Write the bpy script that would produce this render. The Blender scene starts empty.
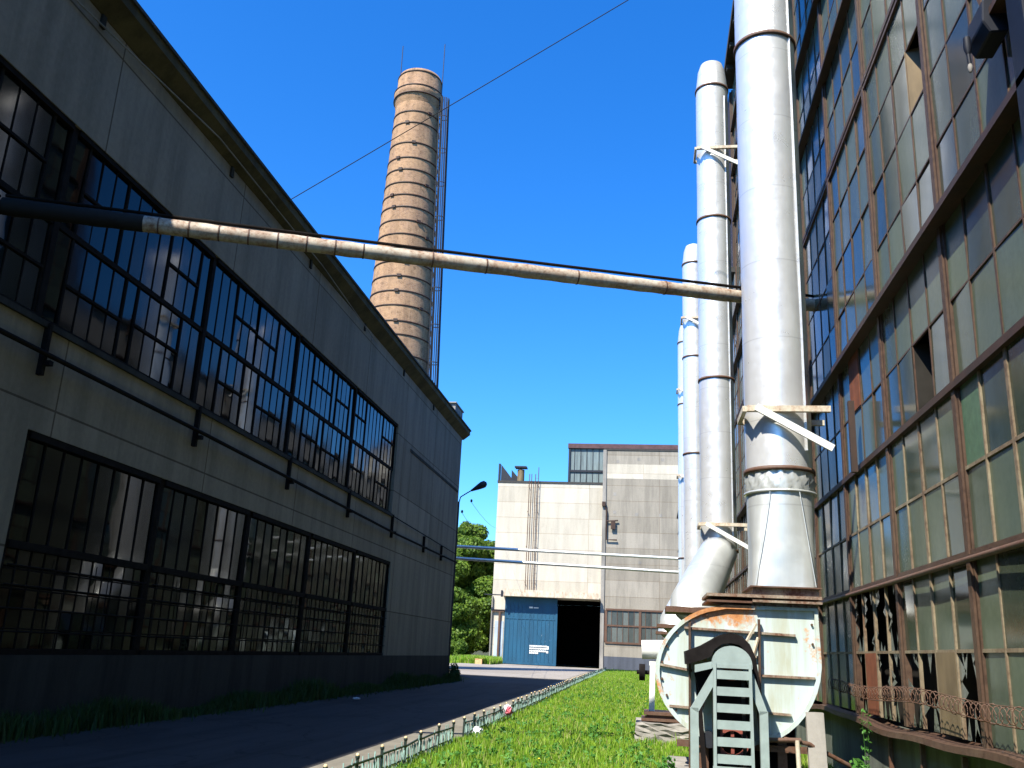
import bpy, bmesh, math, random
import numpy as np
from mathutils import Vector, Matrix, Euler
R_ = math.radians
S = bpy.context.scene
COL = S.collection
random.seed(7)

# ------------------------------------------------------------------ camera
def setup_camera():
    f, yaw, pitch, roll, H = 912.0, R_(-8.85), R_(16.2), R_(2.8), 1.6
    cd = bpy.data.cameras.new('camera'); cam = bpy.data.objects.new('camera', cd); COL.objects.link(cam)
    cd.sensor_width = 36.0; cd.lens = f / 1024 * 36.0
    cd.clip_start = 0.05; cd.clip_end = 3000
    cy, sy = math.cos(yaw), math.sin(yaw)
    fw = Vector((sy*math.cos(pitch), cy*math.cos(pitch), math.sin(pitch)))
    r = Vector((cy, -sy, 0)); u = r.cross(fw)
    r2 = r*math.cos(roll) + u*math.sin(roll); u2 = -r*math.sin(roll) + u*math.cos(roll)
    M = Matrix((( r2.x, u2.x, -fw.x, 0), (r2.y, u2.y, -fw.y, 0), (r2.z, u2.z, -fw.z, H), (0, 0, 0, 1)))
    cam.matrix_world = M
    S.camera = cam
setup_camera()

# ------------------------------------------------------------------ world, sun, exposure
SUN_TO = Vector((-4.94, -9.0, 12.6)).normalized()
W = bpy.data.worlds.new('World'); S.world = W; W.use_nodes = True
nt = W.node_tree; nt.nodes.clear()
sky = nt.nodes.new('ShaderNodeTexSky'); sky.sky_type = 'NISHITA'; sky.sun_disc = False
sky.sun_elevation = math.asin(SUN_TO.z); sky.sun_rotation = math.atan2(SUN_TO.x, SUN_TO.y)
sky.air_density = 1.0; sky.dust_density = 0.7; sky.ozone_density = 3.0; sky.altitude = 200
hs = nt.nodes.new('ShaderNodeHueSaturation'); hs.inputs['Saturation'].default_value = 1.35; hs.inputs['Hue'].default_value = 0.5
bg = nt.nodes.new('ShaderNodeBackground'); bg.inputs['Strength'].default_value = 0.12
wo = nt.nodes.new('ShaderNodeOutputWorld')
tint = nt.nodes.new('ShaderNodeMixRGB'); tint.blend_type = 'MULTIPLY'; tint.inputs[0].default_value = 1; tint.inputs[2].default_value = (.50, .76, 1.0, 1)
nt.links.new(sky.outputs[0], hs.inputs['Color']); nt.links.new(hs.outputs[0], tint.inputs[1]); nt.links.new(tint.outputs[0], bg.inputs[0]); nt.links.new(bg.outputs[0], wo.inputs[0])
sl = bpy.data.lights.new('sun', 'SUN'); sl.energy = 3.9; sl.angle = R_(0.5); sl.color = (1.0, 0.94, 0.82)
so = bpy.data.objects.new('sun', sl); COL.objects.link(so)
so.rotation_euler = SUN_TO.to_track_quat('Z', 'Y').to_euler()
vs = S.view_settings; vs.view_transform = 'Standard'; vs.look = 'None'; vs.gamma = 1.0; vs.use_curve_mapping = False
vs.exposure = 1.4

# ------------------------------------------------------------------ materials
class NT:
    def __init__(s, name):
        s.m = bpy.data.materials.new(name); s.m.use_nodes = True
        s.t = s.m.node_tree; s.t.nodes.clear()
        s.out = s.t.nodes.new('ShaderNodeOutputMaterial'); s.p = s.t.nodes.new('ShaderNodeBsdfPrincipled')
        s.t.links.new(s.p.outputs[0], s.out.inputs[0])
        s.geo = s.t.nodes.new('ShaderNodeNewGeometry')
    def n(s, kind, **kw):
        x = s.t.nodes.new('ShaderNode' + kind)
        for k, v in kw.items(): setattr(x, k, v)
        return x
    def l(s, a, b): s.t.links.new(a, b)
    def pos(s, scale=(1, 1, 1)):
        mp = s.n('Mapping'); mp.inputs['Scale'].default_value = scale
        s.l(s.geo.outputs['Position'], mp.inputs[0]); return mp.outputs[0]
    def noise(s, scale, detail=4, rough=.6, stretch=(1, 1, 1), dist=0):
        q = s.n('TexNoise'); q.inputs['Scale'].default_value = scale; q.inputs['Detail'].default_value = detail
        q.inputs['Roughness'].default_value = rough; q.inputs['Distortion'].default_value = dist
        s.l(s.pos(stretch), q.inputs['Vector']); return q.outputs['Fac']
    def ramp(s, fac, stops):
        r = s.n('ValToRGB'); e = r.color_ramp.elements
        while len(e) < len(stops): e.new(.5)
        for i, (p, c) in enumerate(stops):
            e[i].position = p; e[i].color = tuple(c) + (1,) if hasattr(c, '__len__') else (c, c, c, 1)
        s.l(fac, r.inputs[0]); return r.outputs[0]
    def mix(s, fac, a, b, mode='MIX'):
        x = s.n('MixRGB', blend_type=mode)
        for k, v in ((0, fac), (1, a), (2, b)):
            sock = x.inputs[k]
            if hasattr(v, 'is_linked'): s.l(v, sock)
            elif hasattr(v, '__len__'): sock.default_value = tuple(v) + (1,)
            else: sock.default_value = v if k == 0 else (v, v, v, 1)
        return x.outputs[0]
    def col(s, v): s.l(v, s.p.inputs['Base Color']) if hasattr(v, 'is_linked') else setattr(s.p.inputs['Base Color'], 'default_value', tuple(v) + (1,))
    def set(s, **kw):
        for k, v in kw.items():
            i = s.p.inputs[k.replace('_', ' ')]
            if hasattr(v, 'is_linked'): s.l(v, i)
            else: i.default_value = v
        return s
    def bump(s, h, strength=.3, dist=.02):
        b = s.n('Bump'); b.inputs['Strength'].default_value = strength; b.inputs['Distance'].default_value = dist
        s.l(h, b.inputs['Height']); s.l(b.outputs[0], s.p.inputs['Normal']); return b

MAT = {}
def simple(name, c, rough=.7, metal=0, var=.25, scale=6, stretch=(1, 1, 1), spec=.3, bump=.15):
    m = NT(name)
    nz = m.noise(scale, 5, .65, stretch)
    d = tuple(x * (1 - var) for x in c); e = tuple(min(1, x * (1 + var)) for x in c)
    m.col(m.ramp(nz, [(.3, d), (.7, e)]))
    m.set(Roughness=rough, Metallic=metal, Specular_IOR_Level=spec)
    if bump: m.bump(nz, bump, .01)
    MAT[name] = m.m; return m.m

def rusty(name, paint, rust=(.20, .085, .04), amount=.5, scale=3, rough=.6, stretch=(1, 1, .35), metal=0.0, soft=.1):
    m = NT(name)
    a = m.noise(scale, 8, .7, stretch); b = m.noise(scale*6, 5, .7)
    mask = m.ramp(m.mix(.35, a, b), [(amount - soft, 1.0), (amount + soft, 0.0)])
    dirt = m.ramp(m.noise(scale*.8, 6, .6, (1, 1, .15)), [(.3, tuple(x*.72 for x in paint)), (.65, paint)])
    rc = m.ramp(b, [(.3, tuple(x*.55 for x in rust)), (.7, tuple(min(1, x*1.5) for x in rust))])
    m.col(m.mix(mask, dirt, rc)); m.set(Roughness=rough, Metallic=metal, Specular_IOR_Level=.35)
    m.bump(b, .2, .006); MAT[name] = m.m; return m.m

def concrete(name, base, streak=.35, panel=None, axes='yz', var=.18, joint=.35, off=(0, 0), mortar=.018):
    m = NT(name)
    big = m.noise(.35, 6, .6); fine = m.noise(9, 6, .7)
    st = m.noise(1.6, 6, .65, (1, 1, .12))
    c = m.ramp(big, [(.3, tuple(x*(1-var) for x in base)), (.7, tuple(x*(1+var) for x in base))])
    c = m.mix(.5, c, m.ramp(fine, [(.3, tuple(x*.8 for x in base)), (.7, tuple(x*1.15 for x in base))]))
    dark = m.ramp(st, [(.38, 1 - streak), (.58, 1.0)])
    c = m.mix(1.0, c, dark, 'MULTIPLY')
    patch = m.ramp(m.noise(.9, 7, .75, dist=.6), [(.60, 0.0), (.66, 1.0)])
    c = m.mix(m.mix(1.0, patch, .22, 'MULTIPLY'), c, tuple(x*.55 for x in base))
    if panel:
        sx = m.n('SeparateXYZ'); m.l(m.geo.outputs['Position'], sx.inputs[0])
        cx = m.n('CombineXYZ')
        for k, a in enumerate(axes):
            ad = m.n('Math', operation='ADD'); ad.inputs[1].default_value = off[k] + 200
            m.l(sx.outputs['XYZ'.index(a.upper())], ad.inputs[0]); m.l(ad.outputs[0], cx.inputs[k])
        br = m.n('TexBrick', offset=0.0, squash=1.0)
        br.inputs['Scale'].default_value = 1; br.inputs['Brick Width'].default_value = panel[0]; br.inputs['Row Height'].default_value = panel[1]
        br.inputs['Mortar Size'].default_value = mortar; br.inputs['Mortar Smooth'].default_value = .3
        br.inputs['Color1'].default_value = (1, 1, 1, 1); br.inputs['Color2'].default_value = (.80, .79, .77, 1)
        br.inputs['Mortar'].default_value = (joint, joint*.93, joint*.85, 1)
        m.l(cx.outputs[0], br.inputs['Vector'])
        c = m.mix(1.0, c, br.outputs['Color'], 'MULTIPLY')
    m.col(c); m.set(Roughness=.9, Specular_IOR_Level=.2); m.bump(fine, .35, .012)
    MAT[name] = m.m; return m.m

def glass(name, tint, rough=.07, dirt=(.1, .12, .1), amt=.5, spec=.6, streak=(1, 1, .2), dust=None):
    m = NT(name)
    a = m.noise(1.3, 6, .7, streak); f = m.noise(14, 4, .6)
    wn = m.n('TexWhiteNoise', noise_dimensions='1D'); m.l(m.geo.outputs['Random Per Island'], wn.inputs['W'])
    var = m.ramp(wn.outputs['Value'], [(0.0, .45), (1.0, 1.45)])
    c = m.ramp(m.mix(.3, a, f), [(.35, tint), (.35 + amt, dirt)])
    c = m.mix(1.0, c, var, 'MULTIPLY')
    m.col(c); m.set(Specular_IOR_Level=spec)
    m.l(m.ramp(m.mix(.5, a, wn.outputs['Value']), [(.3, rough), (.8, rough + .14)]), m.p.inputs['Roughness'])
    m.bump(m.noise(1.1, 2, .5), .05, .05)
    if dust:
        df = m.n('BsdfDiffuse'); m.l(m.mix(1.0, dust[0], var, 'MULTIPLY'), df.inputs[0]); mx = m.n('MixShader')
        m.l(m.ramp(m.mix(.45, m.noise(1.0, 6, .7, (1, 1, .25)), wn.outputs['Value']), [(.25, dust[1]), (.75, dust[2])]), mx.inputs[0])
        m.l(m.p.outputs[0], mx.inputs[1]); m.l(df.outputs[0], mx.inputs[2]); m.l(mx.outputs[0], m.out.inputs[0])
    MAT[name] = m.m; return m.m

concrete('dark_concrete', (.31, .265, .205), .24, (5.42, 2.28), 'yz', .16, .35, (-2.15, .15), .022)
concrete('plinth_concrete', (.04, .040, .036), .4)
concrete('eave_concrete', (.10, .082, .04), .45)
concrete('pale_panels', (.56, .51, .42), .14, (6.2, 1.785), 'xz', .07, .68, (5.05, -.35), .035)
concrete('grey_panels', (.34, .308, .255), .22, (8.6, 1.785), 'xz', .10, .7, (5.05, -.7), .04)
concrete('old_concrete', (.30, .28, .25), .35)
concrete('kerb_concrete', (.24, .22, .18), .2, (2.0, 3.0), 'yx', .2, .6, (0, 1.0))
concrete('yard_concrete', (.32, .29, .26), .15, (6.0, 6.0), 'xy', .1, .45)
concrete('wall_low_right', (.16, .18, .15), .5)
concrete('blue_plinth', (.09, .10, .125), .25)
concrete('pale_blue_paint', (.42, .50, .60), .35)
rusty('rust_frame', (.105, .068, .042), (.06, .03, .018), .57, 2.2, soft=.16)
rusty('pale_frame', (.30, .26, .17), (.11, .055, .03), .50, 2.2, soft=.14)
rusty('rust_steel', (.13, .08, .055), (.10, .045, .025), .5, 4)
rusty('dark_rail', (.035, .022, .016), (.06, .028, .016), .5, 3)
rusty('bracket_paint', (.60, .55, .43), (.36, .19, .10), .44, 5)
rusty('flange_rust', (.40, .36, .28), (.15, .07, .04), .52, 4)
rusty('pipe_lagging', (.56, .50, .40), (.24, .12, .06), .47, 2.5, stretch=(1, 1, 1))
simple('dark_frame', (.012, .010, .009), .85, 0, .4, 5, spec=.06)
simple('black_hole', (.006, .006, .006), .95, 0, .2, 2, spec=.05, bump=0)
simple('interior', (.02, .018, .015), .9, 0, .5, 1, spec=.1)
simple('roofing', (.05, .048, .045), .9)
simple('dark_metal', (.03, .032, .04), .5, .3)
simple('navy_metal', (.005, .007, .014), .6, .0)
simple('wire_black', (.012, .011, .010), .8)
simple('guard_paint', (.27, .33, .32), .5, 0, .12, 5)
simple('hood_metal', (.012, .010, .010), .85, 0, .4, 6, spec=.08)
simple('pulley_red', (.22, .06, .045), .55)
simple('white_paint', (.72, .72, .68), .45, 0, .06, 5)
simple('rail_dark_green', (.018, .03, .025), .5)
simple('picket_teal', (.22, .34, .31), .5, 0, .4, 12)
simple('cap_paint', (.75, .55, .30), .5, 0, .3, 20)
simple('orange_rust', (.18, .06, .028), .8, 0, .3, 4)
simple('tan_board', (.17, .125, .07), .75, 0, .3, 4, (1, 1, .3))
simple('green_ribbed', (.07, .13, .075), .45, 0, .2, 10)
simple('bark', (.10, .075, .05), .9, 0, .35, 8, (1, 1, .3))
simple('glazing_far', (.15, .19, .19), .5, 0, .35, 1.2, (3, 3, .25))
simple('fascia_red', (.09, .045, .045), .6, 0, .3, 2)
simple('plastic_white', (.72, .72, .74), .35, 0, .1, 9)
simple('litter_red', (.55, .12, .16), .4, 0, .5, 16)
simple('carton', (.60, .36, .17), .8, 0, .2, 5)
simple('shard', (.13, .14, .12), .25, 0, .3, 8)
glass('glass_left', (.003, .0035, .004), .02, (.006, .007, .006), .5, .24)
glass('glass_right', (.030, .043, .028), .12, (.110, .135, .090), .38, .55, dust=((.078, .096, .062), .10, .58))
glass('glass_far', (.06, .07, .065), .2, (.14, .15, .13), .4, .5)

def asphalt():
    m = NT('asphalt')
    f = m.noise(60, 3, .7); b = m.noise(.35, 5, .6, (2.2, .35, 1)); s = m.noise(.8, 6, .65, (3, .12, 1))
    c = m.ramp(b, [(.3, (.026, .025, .025)), (.7, (.044, .042, .041))])
    c = m.mix(1.0, c, m.ramp(f, [(.3, .75), (.7, 1.2)]), 'MULTIPLY')
    c = m.mix(1.0, c, m.ramp(s, [(.36, .55), (.5, 1.0)]), 'MULTIPLY')
    vo = m.n('TexVoronoi', feature='DISTANCE_TO_EDGE'); vo.inputs['Scale'].default_value = .45
    vm = m.n('Mapping'); wv = m.n('VectorMath', operation='ADD'); m.l(m.geo.outputs['Position'], wv.inputs[0])
    wn2 = m.n('TexNoise'); wn2.inputs['Scale'].default_value = 1.5; wn2.inputs['Detail'].default_value = 6; m.l(m.geo.outputs['Position'], wn2.inputs['Vector']); m.l(wn2.outputs['Color'], wv.inputs[1]); m.l(wv.outputs[0], vo.inputs['Vector'])
    c = m.mix(1.0, c, m.ramp(vo.outputs['Distance'], [(0.004, .35), (.014, 1.0)]), 'MULTIPLY')
    pt = m.ramp(m.noise(.5, 3, .4, (1, .5, 1)), [(.55, 1.0), (.57, .72)]); c = m.mix(1.0, c, pt, 'MULTIPLY')
    m.col(c); m.set(Roughness=.85, Specular_IOR_Level=.3); m.bump(f, .5, .008); MAT['asphalt'] = m.m
asphalt()
def soil():
    m = NT('soil')
    f = m.noise(20, 5, .7); b = m.noise(1.2, 5, .6)
    c = m.mix(b, (.045, .06, .02), (.09, .075, .045)); c = m.mix(1.0, c, m.ramp(f, [(.3, .6), (.7, 1.3)]), 'MULTIPLY')
    m.col(c); m.set(Roughness=.95, Specular_IOR_Level=.1); m.bump(f, .6, .03); MAT['soil'] = m.m
soil()
def duct_metal(name, base, metal=.58, rough=.32):
    m = NT(name)
    a = m.noise(.9, 6, .6, (1, 1, .5)); st = m.noise(2.2, 6, .7, (1, 1, .08)); f = m.noise(5, 5, .6)
    c = m.mix(a, tuple(x*.92 for x in base), base)
    c = m.mix(1.0, c, m.ramp(st, [(.33, .90), (.55, 1.0)]), 'MULTIPLY')
    # horizontal seams along the height, faint
    sx = m.n('SeparateXYZ'); m.l(m.geo.outputs['Position'], sx.inputs[0])
    md = m.n('Math', operation='PINGPONG'); md.inputs[1].default_value = .62; m.l(sx.outputs['Z'], md.inputs[0])
    seam = m.ramp(md.outputs[0], [(0.0, .80), (.015, 1.0)])
    c = m.mix(1.0, c, seam, 'MULTIPLY')
    rs = m.ramp(m.noise(1.8, 8, .75, (1, 1, .25)), [(.70, 0.0), (.78, .4)])
    c = m.mix(rs, c, (.30, .20, .12))
    m.col(c); m.set(Metallic=metal); m.l(m.ramp(f, [(.3, rough - .06), (.7, rough + .1)]), m.p.inputs['Roughness'])
    h = m.mix(.5, m.noise(1.4, 3, .5), a); m.bump(h, .12, .03)
    MAT[name] = m.m
duct_metal('duct_metal', (.87, .87, .86)); duct_metal('duct_bright', (.74, .76, .73), .60, .38)
def casing_mat():
    m = NT('casing_paint')
    a = m.noise(2.0, 8, .72, (1, 1, .6), .4); b = m.noise(14, 5, .7); st = m.noise(5, 6, .7, (1, 1, .06))
    sx = m.n('SeparateXYZ'); m.l(m.geo.outputs['Position'], sx.inputs[0])
    # rust is worst along the top-left rim where water stands
    g = m.n('MapRange'); g.inputs[1].default_value = 1.95; g.inputs[2].default_value = 2.32; m.l(sx.outputs['Z'], g.inputs[0])
    gx = m.n('MapRange'); gx.inputs[1].default_value = 1.5; gx.inputs[2].default_value = 1.2; m.l(sx.outputs['X'], gx.inputs[0])
    mul = m.n('Math', operation='MULTIPLY'); m.l(g.outputs[0], mul.inputs[0]); m.l(gx.outputs[0], mul.inputs[1])
    sc = m.n('Math', operation='MULTIPLY_ADD'); sc.inputs[1].default_value = .30; m.l(mul.outputs[0], sc.inputs[0])
    mm = m.mix(.3, a, b); m.l(mm, sc.inputs[2])
    mask = m.ramp(sc.outputs[0], [(.56, 0.0), (.64, 1.0)])
    stain = m.ramp(st, [(.42, (.40, .42, .33)), (.56, (.50, .58, .57))])
    c = m.mix(m.ramp(a, [(.35, .0), (.6, .6)]), stain, (.46, .55, .54))
    rc = m.ramp(b, [(.3, (.30, .10, .03)), (.7, (.60, .30, .12))])
    m.col(m.mix(mask, c, rc)); m.set(Roughness=.5, Specular_IOR_Level=.4); m.bump(a, .15, .02); MAT['casing_paint'] = m.m
casing_mat()
def brick_mat():
    m = NT('chimney_brick')
    sx = m.n('SeparateXYZ'); m.l(m.geo.outputs['Position'], sx.inputs[0])
    ax = m.n('Math', operation='ADD'); ax.inputs[1].default_value = 19.65; m.l(sx.outputs['X'], ax.inputs[0])
    ay = m.n('Math', operation='ADD'); ay.inputs[1].default_value = -66; m.l(sx.outputs['Y'], ay.inputs[0])
    at = m.n('Math', operation='ARCTAN2'); m.l(ax.outputs[0], at.inputs[0]); m.l(ay.outputs[0], at.inputs[1])
    sc = m.n('Math', operation='MULTIPLY'); sc.inputs[1].default_value = 2.4; m.l(at.outputs[0], sc.inputs[0])
    cx = m.n('CombineXYZ'); m.l(sc.outputs[0], cx.inputs[0]); m.l(sx.outputs['Z'], cx.inputs[1])
    br = m.n('TexBrick'); br.inputs['Scale'].default_value = 1; br.inputs['Brick Width'].default_value = .27; br.inputs['Row Height'].default_value = .09
    br.inputs['Mortar Size'].default_value = .012; br.inputs['Color1'].default_value = (.36, .19, .10, 1); br.inputs['Color2'].default_value = (.26, .13, .07, 1)
    br.inputs['Mortar'].default_value = (.34, .28, .21, 1); m.l(cx.outputs[0], br.inputs['Vector'])
    a = m.noise(.55, 7, .75); b = m.noise(3, 6, .75, dist=.5); st = m.noise(.9, 6, .7, (1, 1, .12))
    c = m.mix(m.ramp(a, [(.35, 0.0), (.65, .75)]), br.outputs['Color'], (.38, .235, .125))
    c = m.mix(1.0, c, m.ramp(b, [(.32, .55), (.50, 1.06)]), 'MULTIPLY'); c = m.mix(1.0, c, m.ramp(m.noise(7, 4, .7), [(.3, .86), (.6, 1.05)]), 'MULTIPLY')
    c = m.mix(1.0, c, m.ramp(st, [(.35, .72), (.55, 1.05)]), 'MULTIPLY')
    m.col(c); m.set(Roughness=.9, Specular_IOR_Level=.2); m.bump(b, .4, .05); MAT['chimney_brick'] = m.m
brick_mat()
def gate_mat():
    m = NT('gate_blue')
    a = m.noise(1.0, 6, .7, (1, 1, .2)); b = m.noise(3, 5, .7)
    c = m.ramp(a, [(.3, (.003, .05, .10)), (.7, (.006, .085, .165))])
    c = m.mix(m.ramp(b, [(.66, 0.0), (.72, .5)]), c, (.30, .34, .36))
    m.col(c); m.set(Roughness=.55); MAT['gate_blue'] = m.m
gate_mat()
def leafmat(name, c1, c2, dry=None):
    m = NT(name)
    wn = m.n('TexWhiteNoise', noise_dimensions='1D'); m.l(m.geo.outputs['Random Per Island'], wn.inputs['W'])
    cl = m.noise(1.6, 4, .65)
    c = m.mix(m.ramp(m.mix(.5, wn.outputs['Value'], cl), [(.25, 0.0), (.75, 1.0)]), c1, c2)
    if dry:
        c = m.mix(m.ramp(wn.outputs['Value'], [(.86, 0.0), (.90, .8)]), c, dry)
    m.col(c); m.set(Roughness=.55, Specular_IOR_Level=.35)
    tr = m.n('BsdfTranslucent'); m.l(c, tr.inputs[0]); mx = m.n('MixShader'); mx.inputs[0].default_value = .42
    m.l(m.p.outputs[0], mx.inputs[1]); m.l(tr.outputs[0], mx.inputs[2]); m.l(mx.outputs[0], m.out.inputs[0])
    MAT[name] = m.m
leafmat('grass_blades', (.12, .29, .015), (.36, .53, .05), (.50, .46, .20))
leafmat('weed_leaf', (.06, .20, .03), (.14, .34, .06))
leafmat('tree_leaf', (.045, .11, .014), (.20, .31, .035))
leafmat('dark_leaf', (.02, .05, .012), (.05, .10, .02))
simple('flower_yellow', (.75, .62, .05), .6, 0, .1)

# ------------------------------------------------------------------ mesh builder
class MB:
    def __init__(s): s.v = []; s.f = []; s.sm = []
    def add(s, vs, fs, smooth=False):
        o = len(s.v); s.v += [tuple(v) for v in vs]
        for f in fs: s.f.append(tuple(i + o for i in f)); s.sm.append(smooth)
        return s
    def box(s, x0, x1, y0, y1, z0, z1):
        v = [(x, y, z) for z in (z0, z1) for y in (y0, y1) for x in (x0, x1)]
        return s.add(v, [(0, 2, 3, 1), (4, 5, 7, 6), (0, 1, 5, 4), (2, 6, 7, 3), (0, 4, 6, 2), (1, 3, 7, 5)])
    def beam(s, a, b, w, h=None, up=(0, 0, 1)):
        h = h or w; a, b = Vector(a), Vector(b); d = (b - a).normalized(); up = Vector(up)
        if abs(d.dot(up)) > .98: up = Vector((0, 1, 0))
        r = d.cross(up).normalized() * w/2; u = r.cross(d).normalized() * h/2
        v = [p + i*r + j*u for p in (a, b) for (i, j) in ((-1, -1), (1, -1), (1, 1), (-1, 1))]
        return s.add(v, [(3, 2, 1, 0), (4, 5, 6, 7), (0, 1, 5, 4), (1, 2, 6, 5), (2, 3, 7, 6), (3, 0, 4, 7)])
    def tube(s, pts, r, n=12, cap=True, smooth=True):
        pts = [Vector(p) for p in pts]; rs = r if hasattr(r, '__len__') else [r]*len(pts)
        prev = None; rings = []
        for i, p in enumerate(pts):
            d = (pts[min(i+1, len(pts)-1)] - pts[max(i-1, 0)]).normalized()
            if prev is None:
                a = Vector((0, 0, 1)) if abs(d.z) < .9 else Vector((0, 1, 0))
                u = d.cross(a).normalized()
            else: u = (prev - d*prev.dot(d)).normalized()
            prev = u; w = d.cross(u)
            rings.append([p + rs[i]*(math.cos(2*math.pi*k/n)*u + math.sin(2*math.pi*k/n)*w) for k in range(n)])
        v = [q for r_ in rings for q in r_]; f = []
        for i in range(len(pts)-1):
            for k in range(n): f.append((i*n+k, i*n+(k+1) % n, (i+1)*n+(k+1) % n, (i+1)*n+k))
        s.add(v, f, smooth)
        if cap:
            s.add(rings[0], [tuple(range(n))[::-1]]); s.add(rings[-1], [tuple(range(n))])
        return s
    def lathe(s, cx, cy, prof, n=48, smooth=True, cap=True, wob=0):
        v = []; f = []
        for (r, z) in prof:
            for k in range(n):
                a = 2*math.pi*k/n; rr = r*(1 + wob*(random.random()-.5)); v.append((cx + rr*math.cos(a), cy + rr*math.sin(a), z))
        for i in range(len(prof)-1):
            for k in range(n): f.append((i*n+k, i*n+(k+1) % n, (i+1)*n+(k+1) % n, (i+1)*n+k))
        s.add(v, f, smooth)
        if cap:
            s.add(v[:n], [tuple(range(n))[::-1]]); s.add(v[-n:], [tuple(range(n))])
        return s
    def prism_y(s, outline, y0, y1):           # outline in (x,z), extruded along y
        n = len(outline)
        v = [(x, y0, z) for x, z in outline] + [(x, y1, z) for x, z in outline]
        f = [tuple(range(n)), tuple(range(n, 2*n))[::-1]] + [(i, n+i, n+(i+1) % n, (i+1) % n) for i in range(n)]
        return s.add(v, f)
    def prism_x(s, outline, x0, x1):           # outline in (y,z)
        n = len(outline)
        v = [(x0, y, z) for y, z in outline] + [(x1, y, z) for y, z in outline]
        f = [tuple(range(n))[::-1], tuple(range(n, 2*n))] + [(i, (i+1) % n, n+(i+1) % n, n+i) for i in range(n)]
        return s.add(v, f)
    def build(s, name, mat, parent=None, fixn=True, bevel=0):
        me = bpy.data.meshes.new(name); me.from_pydata(s.v, [], s.f)
        me.polygons.foreach_set('use_smooth', s.sm)
        me.materials.append(MAT[mat] if isinstance(mat, str) else mat)
        if fixn:
            bm = bmesh.new(); bm.from_mesh(me); bmesh.ops.recalc_face_normals(bm, faces=bm.faces); bm.to_mesh(me); bm.free()
        me.update()
        o = bpy.data.objects.new(name, me); COL.objects.link(o)
        if parent is not None:
            o.parent = parent; o.matrix_parent_inverse = Matrix.Translation(-Vector(root_loc(parent)))
        if bevel:
            b = o.modifiers.new('bevel', 'BEVEL'); b.width = bevel; b.segments = 1; b.limit_method = 'ANGLE'
        return o

def root_loc(o):
    p = Vector((0, 0, 0))
    while o is not None:
        p = p + o.location
        if o.parent: p = p + o.matrix_parent_inverse.translation
        o = o.parent
    return p
def thing(name, label, cat, loc=(0, 0, 0), group=None):
    o = bpy.data.objects.new(name, None); COL.objects.link(o); o.location = loc; o.empty_display_size = .2
    o['label'] = label; o['category'] = cat
    if group: o['group'] = group
    return o
def tag(o, label, cat, group=None):
    o['label'] = label; o['category'] = cat
    if group: o['group'] = group
    return o
def struct(o, kind='structure'): o['kind'] = kind; return o

def fast_mesh(name, verts, faces_flat, k, mat, parent=None):
    me = bpy.data.meshes.new(name); nv = len(verts); nf = len(faces_flat)//k
    me.vertices.add(nv); me.vertices.foreach_set('co', np.asarray(verts, dtype=np.float32).ravel())
    me.loops.add(nf*k); me.loops.foreach_set('vertex_index', np.asarray(faces_flat, dtype=np.int32).ravel())
    me.polygons.add(nf); me.polygons.foreach_set('loop_start', np.arange(0, nf*k, k, dtype=np.int32))
    me.update(calc_edges=True); me.validate()
    me.materials.append(MAT[mat]); o = bpy.data.objects.new(name, me); COL.objects.link(o)
    if parent is not None:
        o.parent = parent; o.matrix_parent_inverse = Matrix.Translation(-Vector(root_loc(parent)))
    return o

# ------------------------------------------------------------------ the ground
m = MB(); m.add([(-900, -600, -.02), (900, -600, -.02), (900, 1500, -.02), (-900, 1500, -.02)], [(0, 1, 2, 3)]); struct(m.build('ground', 'soil'))
def sheet(name, mat, poly, z):
    b = MB(); b.add([(x, y, z) for x, y in poly], [tuple(range(len(poly)))]); return struct(b.build(name, mat))
sheet('road', 'asphalt', [(-8.9, -40), (-4.3, -40), (-4.3, 20), (-4.95, 60), (-5.3, 88), (-5.3, 104.9), (-14, 104.9), (-13.5, 62), (-9.1, 50)], -.004)
sheet('yard', 'yard_concrete', [(-40, 57), (-4.95, 57), (-4.6, 84), (-4.6, 104.9), (-40, 104.9)], .004)
b = MB(); b.add([(-4.30, -40, .01), (-3.32, -40, .01), (-3.32, 20, .01), (-4.30, 20, .01), (-3.75, 60, .01), (-4.92, 60, .01), (-4.0, 92, .01), (-5.2, 92, .01)],
      [(0, 1, 2, 3), (3, 2, 4, 5), (5, 4, 6, 7)]); struct(b.build('path', 'kerb_concrete'))

# grass: a lawn of many blades (stuff)
def blades(name, region, n, h0, h1, w, mat, seed, lean=.45, pdf=None, k=2):
    rg = np.random.default_rng(seed)
    x, y, hz = region(rg, n); n = len(x)
    h = rg.uniform(h0, h1, n)*hz; a = rg.uniform(0, 2*np.pi, n); l = rg.uniform(0, lean, n)*h; b_ = rg.uniform(0, 2*np.pi, n)
    ww = w*rg.uniform(.6, 1.4, n)*(1 + y/35)
    dx, dy = np.cos(a)*ww/2, np.sin(a)*ww/2; lx, ly = np.cos(b_)*l, np.sin(b_)*l
    z0 = np.full(n, -.01)
    V = np.stack([np.stack([x-dx, y-dy, z0], 1), np.stack([x+dx, y+dy, z0], 1),
                  np.stack([x+dx*.7+lx*.35, y+dy*.7+ly*.35, h*.6], 1), np.stack([x-dx*.7+lx*.35, y-dy*.7+ly*.35, h*.6], 1),
                  np.stack([x+lx, y+ly, h], 1)], 1).reshape(-1, 3)
    base = (np.arange(n)*5)[:, None]
    F = np.concatenate([base + np.array([[0, 1, 2]]), base + np.array([[0, 2, 3]]), base + np.array([[3, 2, 4]])], 1).ravel()
    return fast_mesh(name, V, F, 3, mat)
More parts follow.
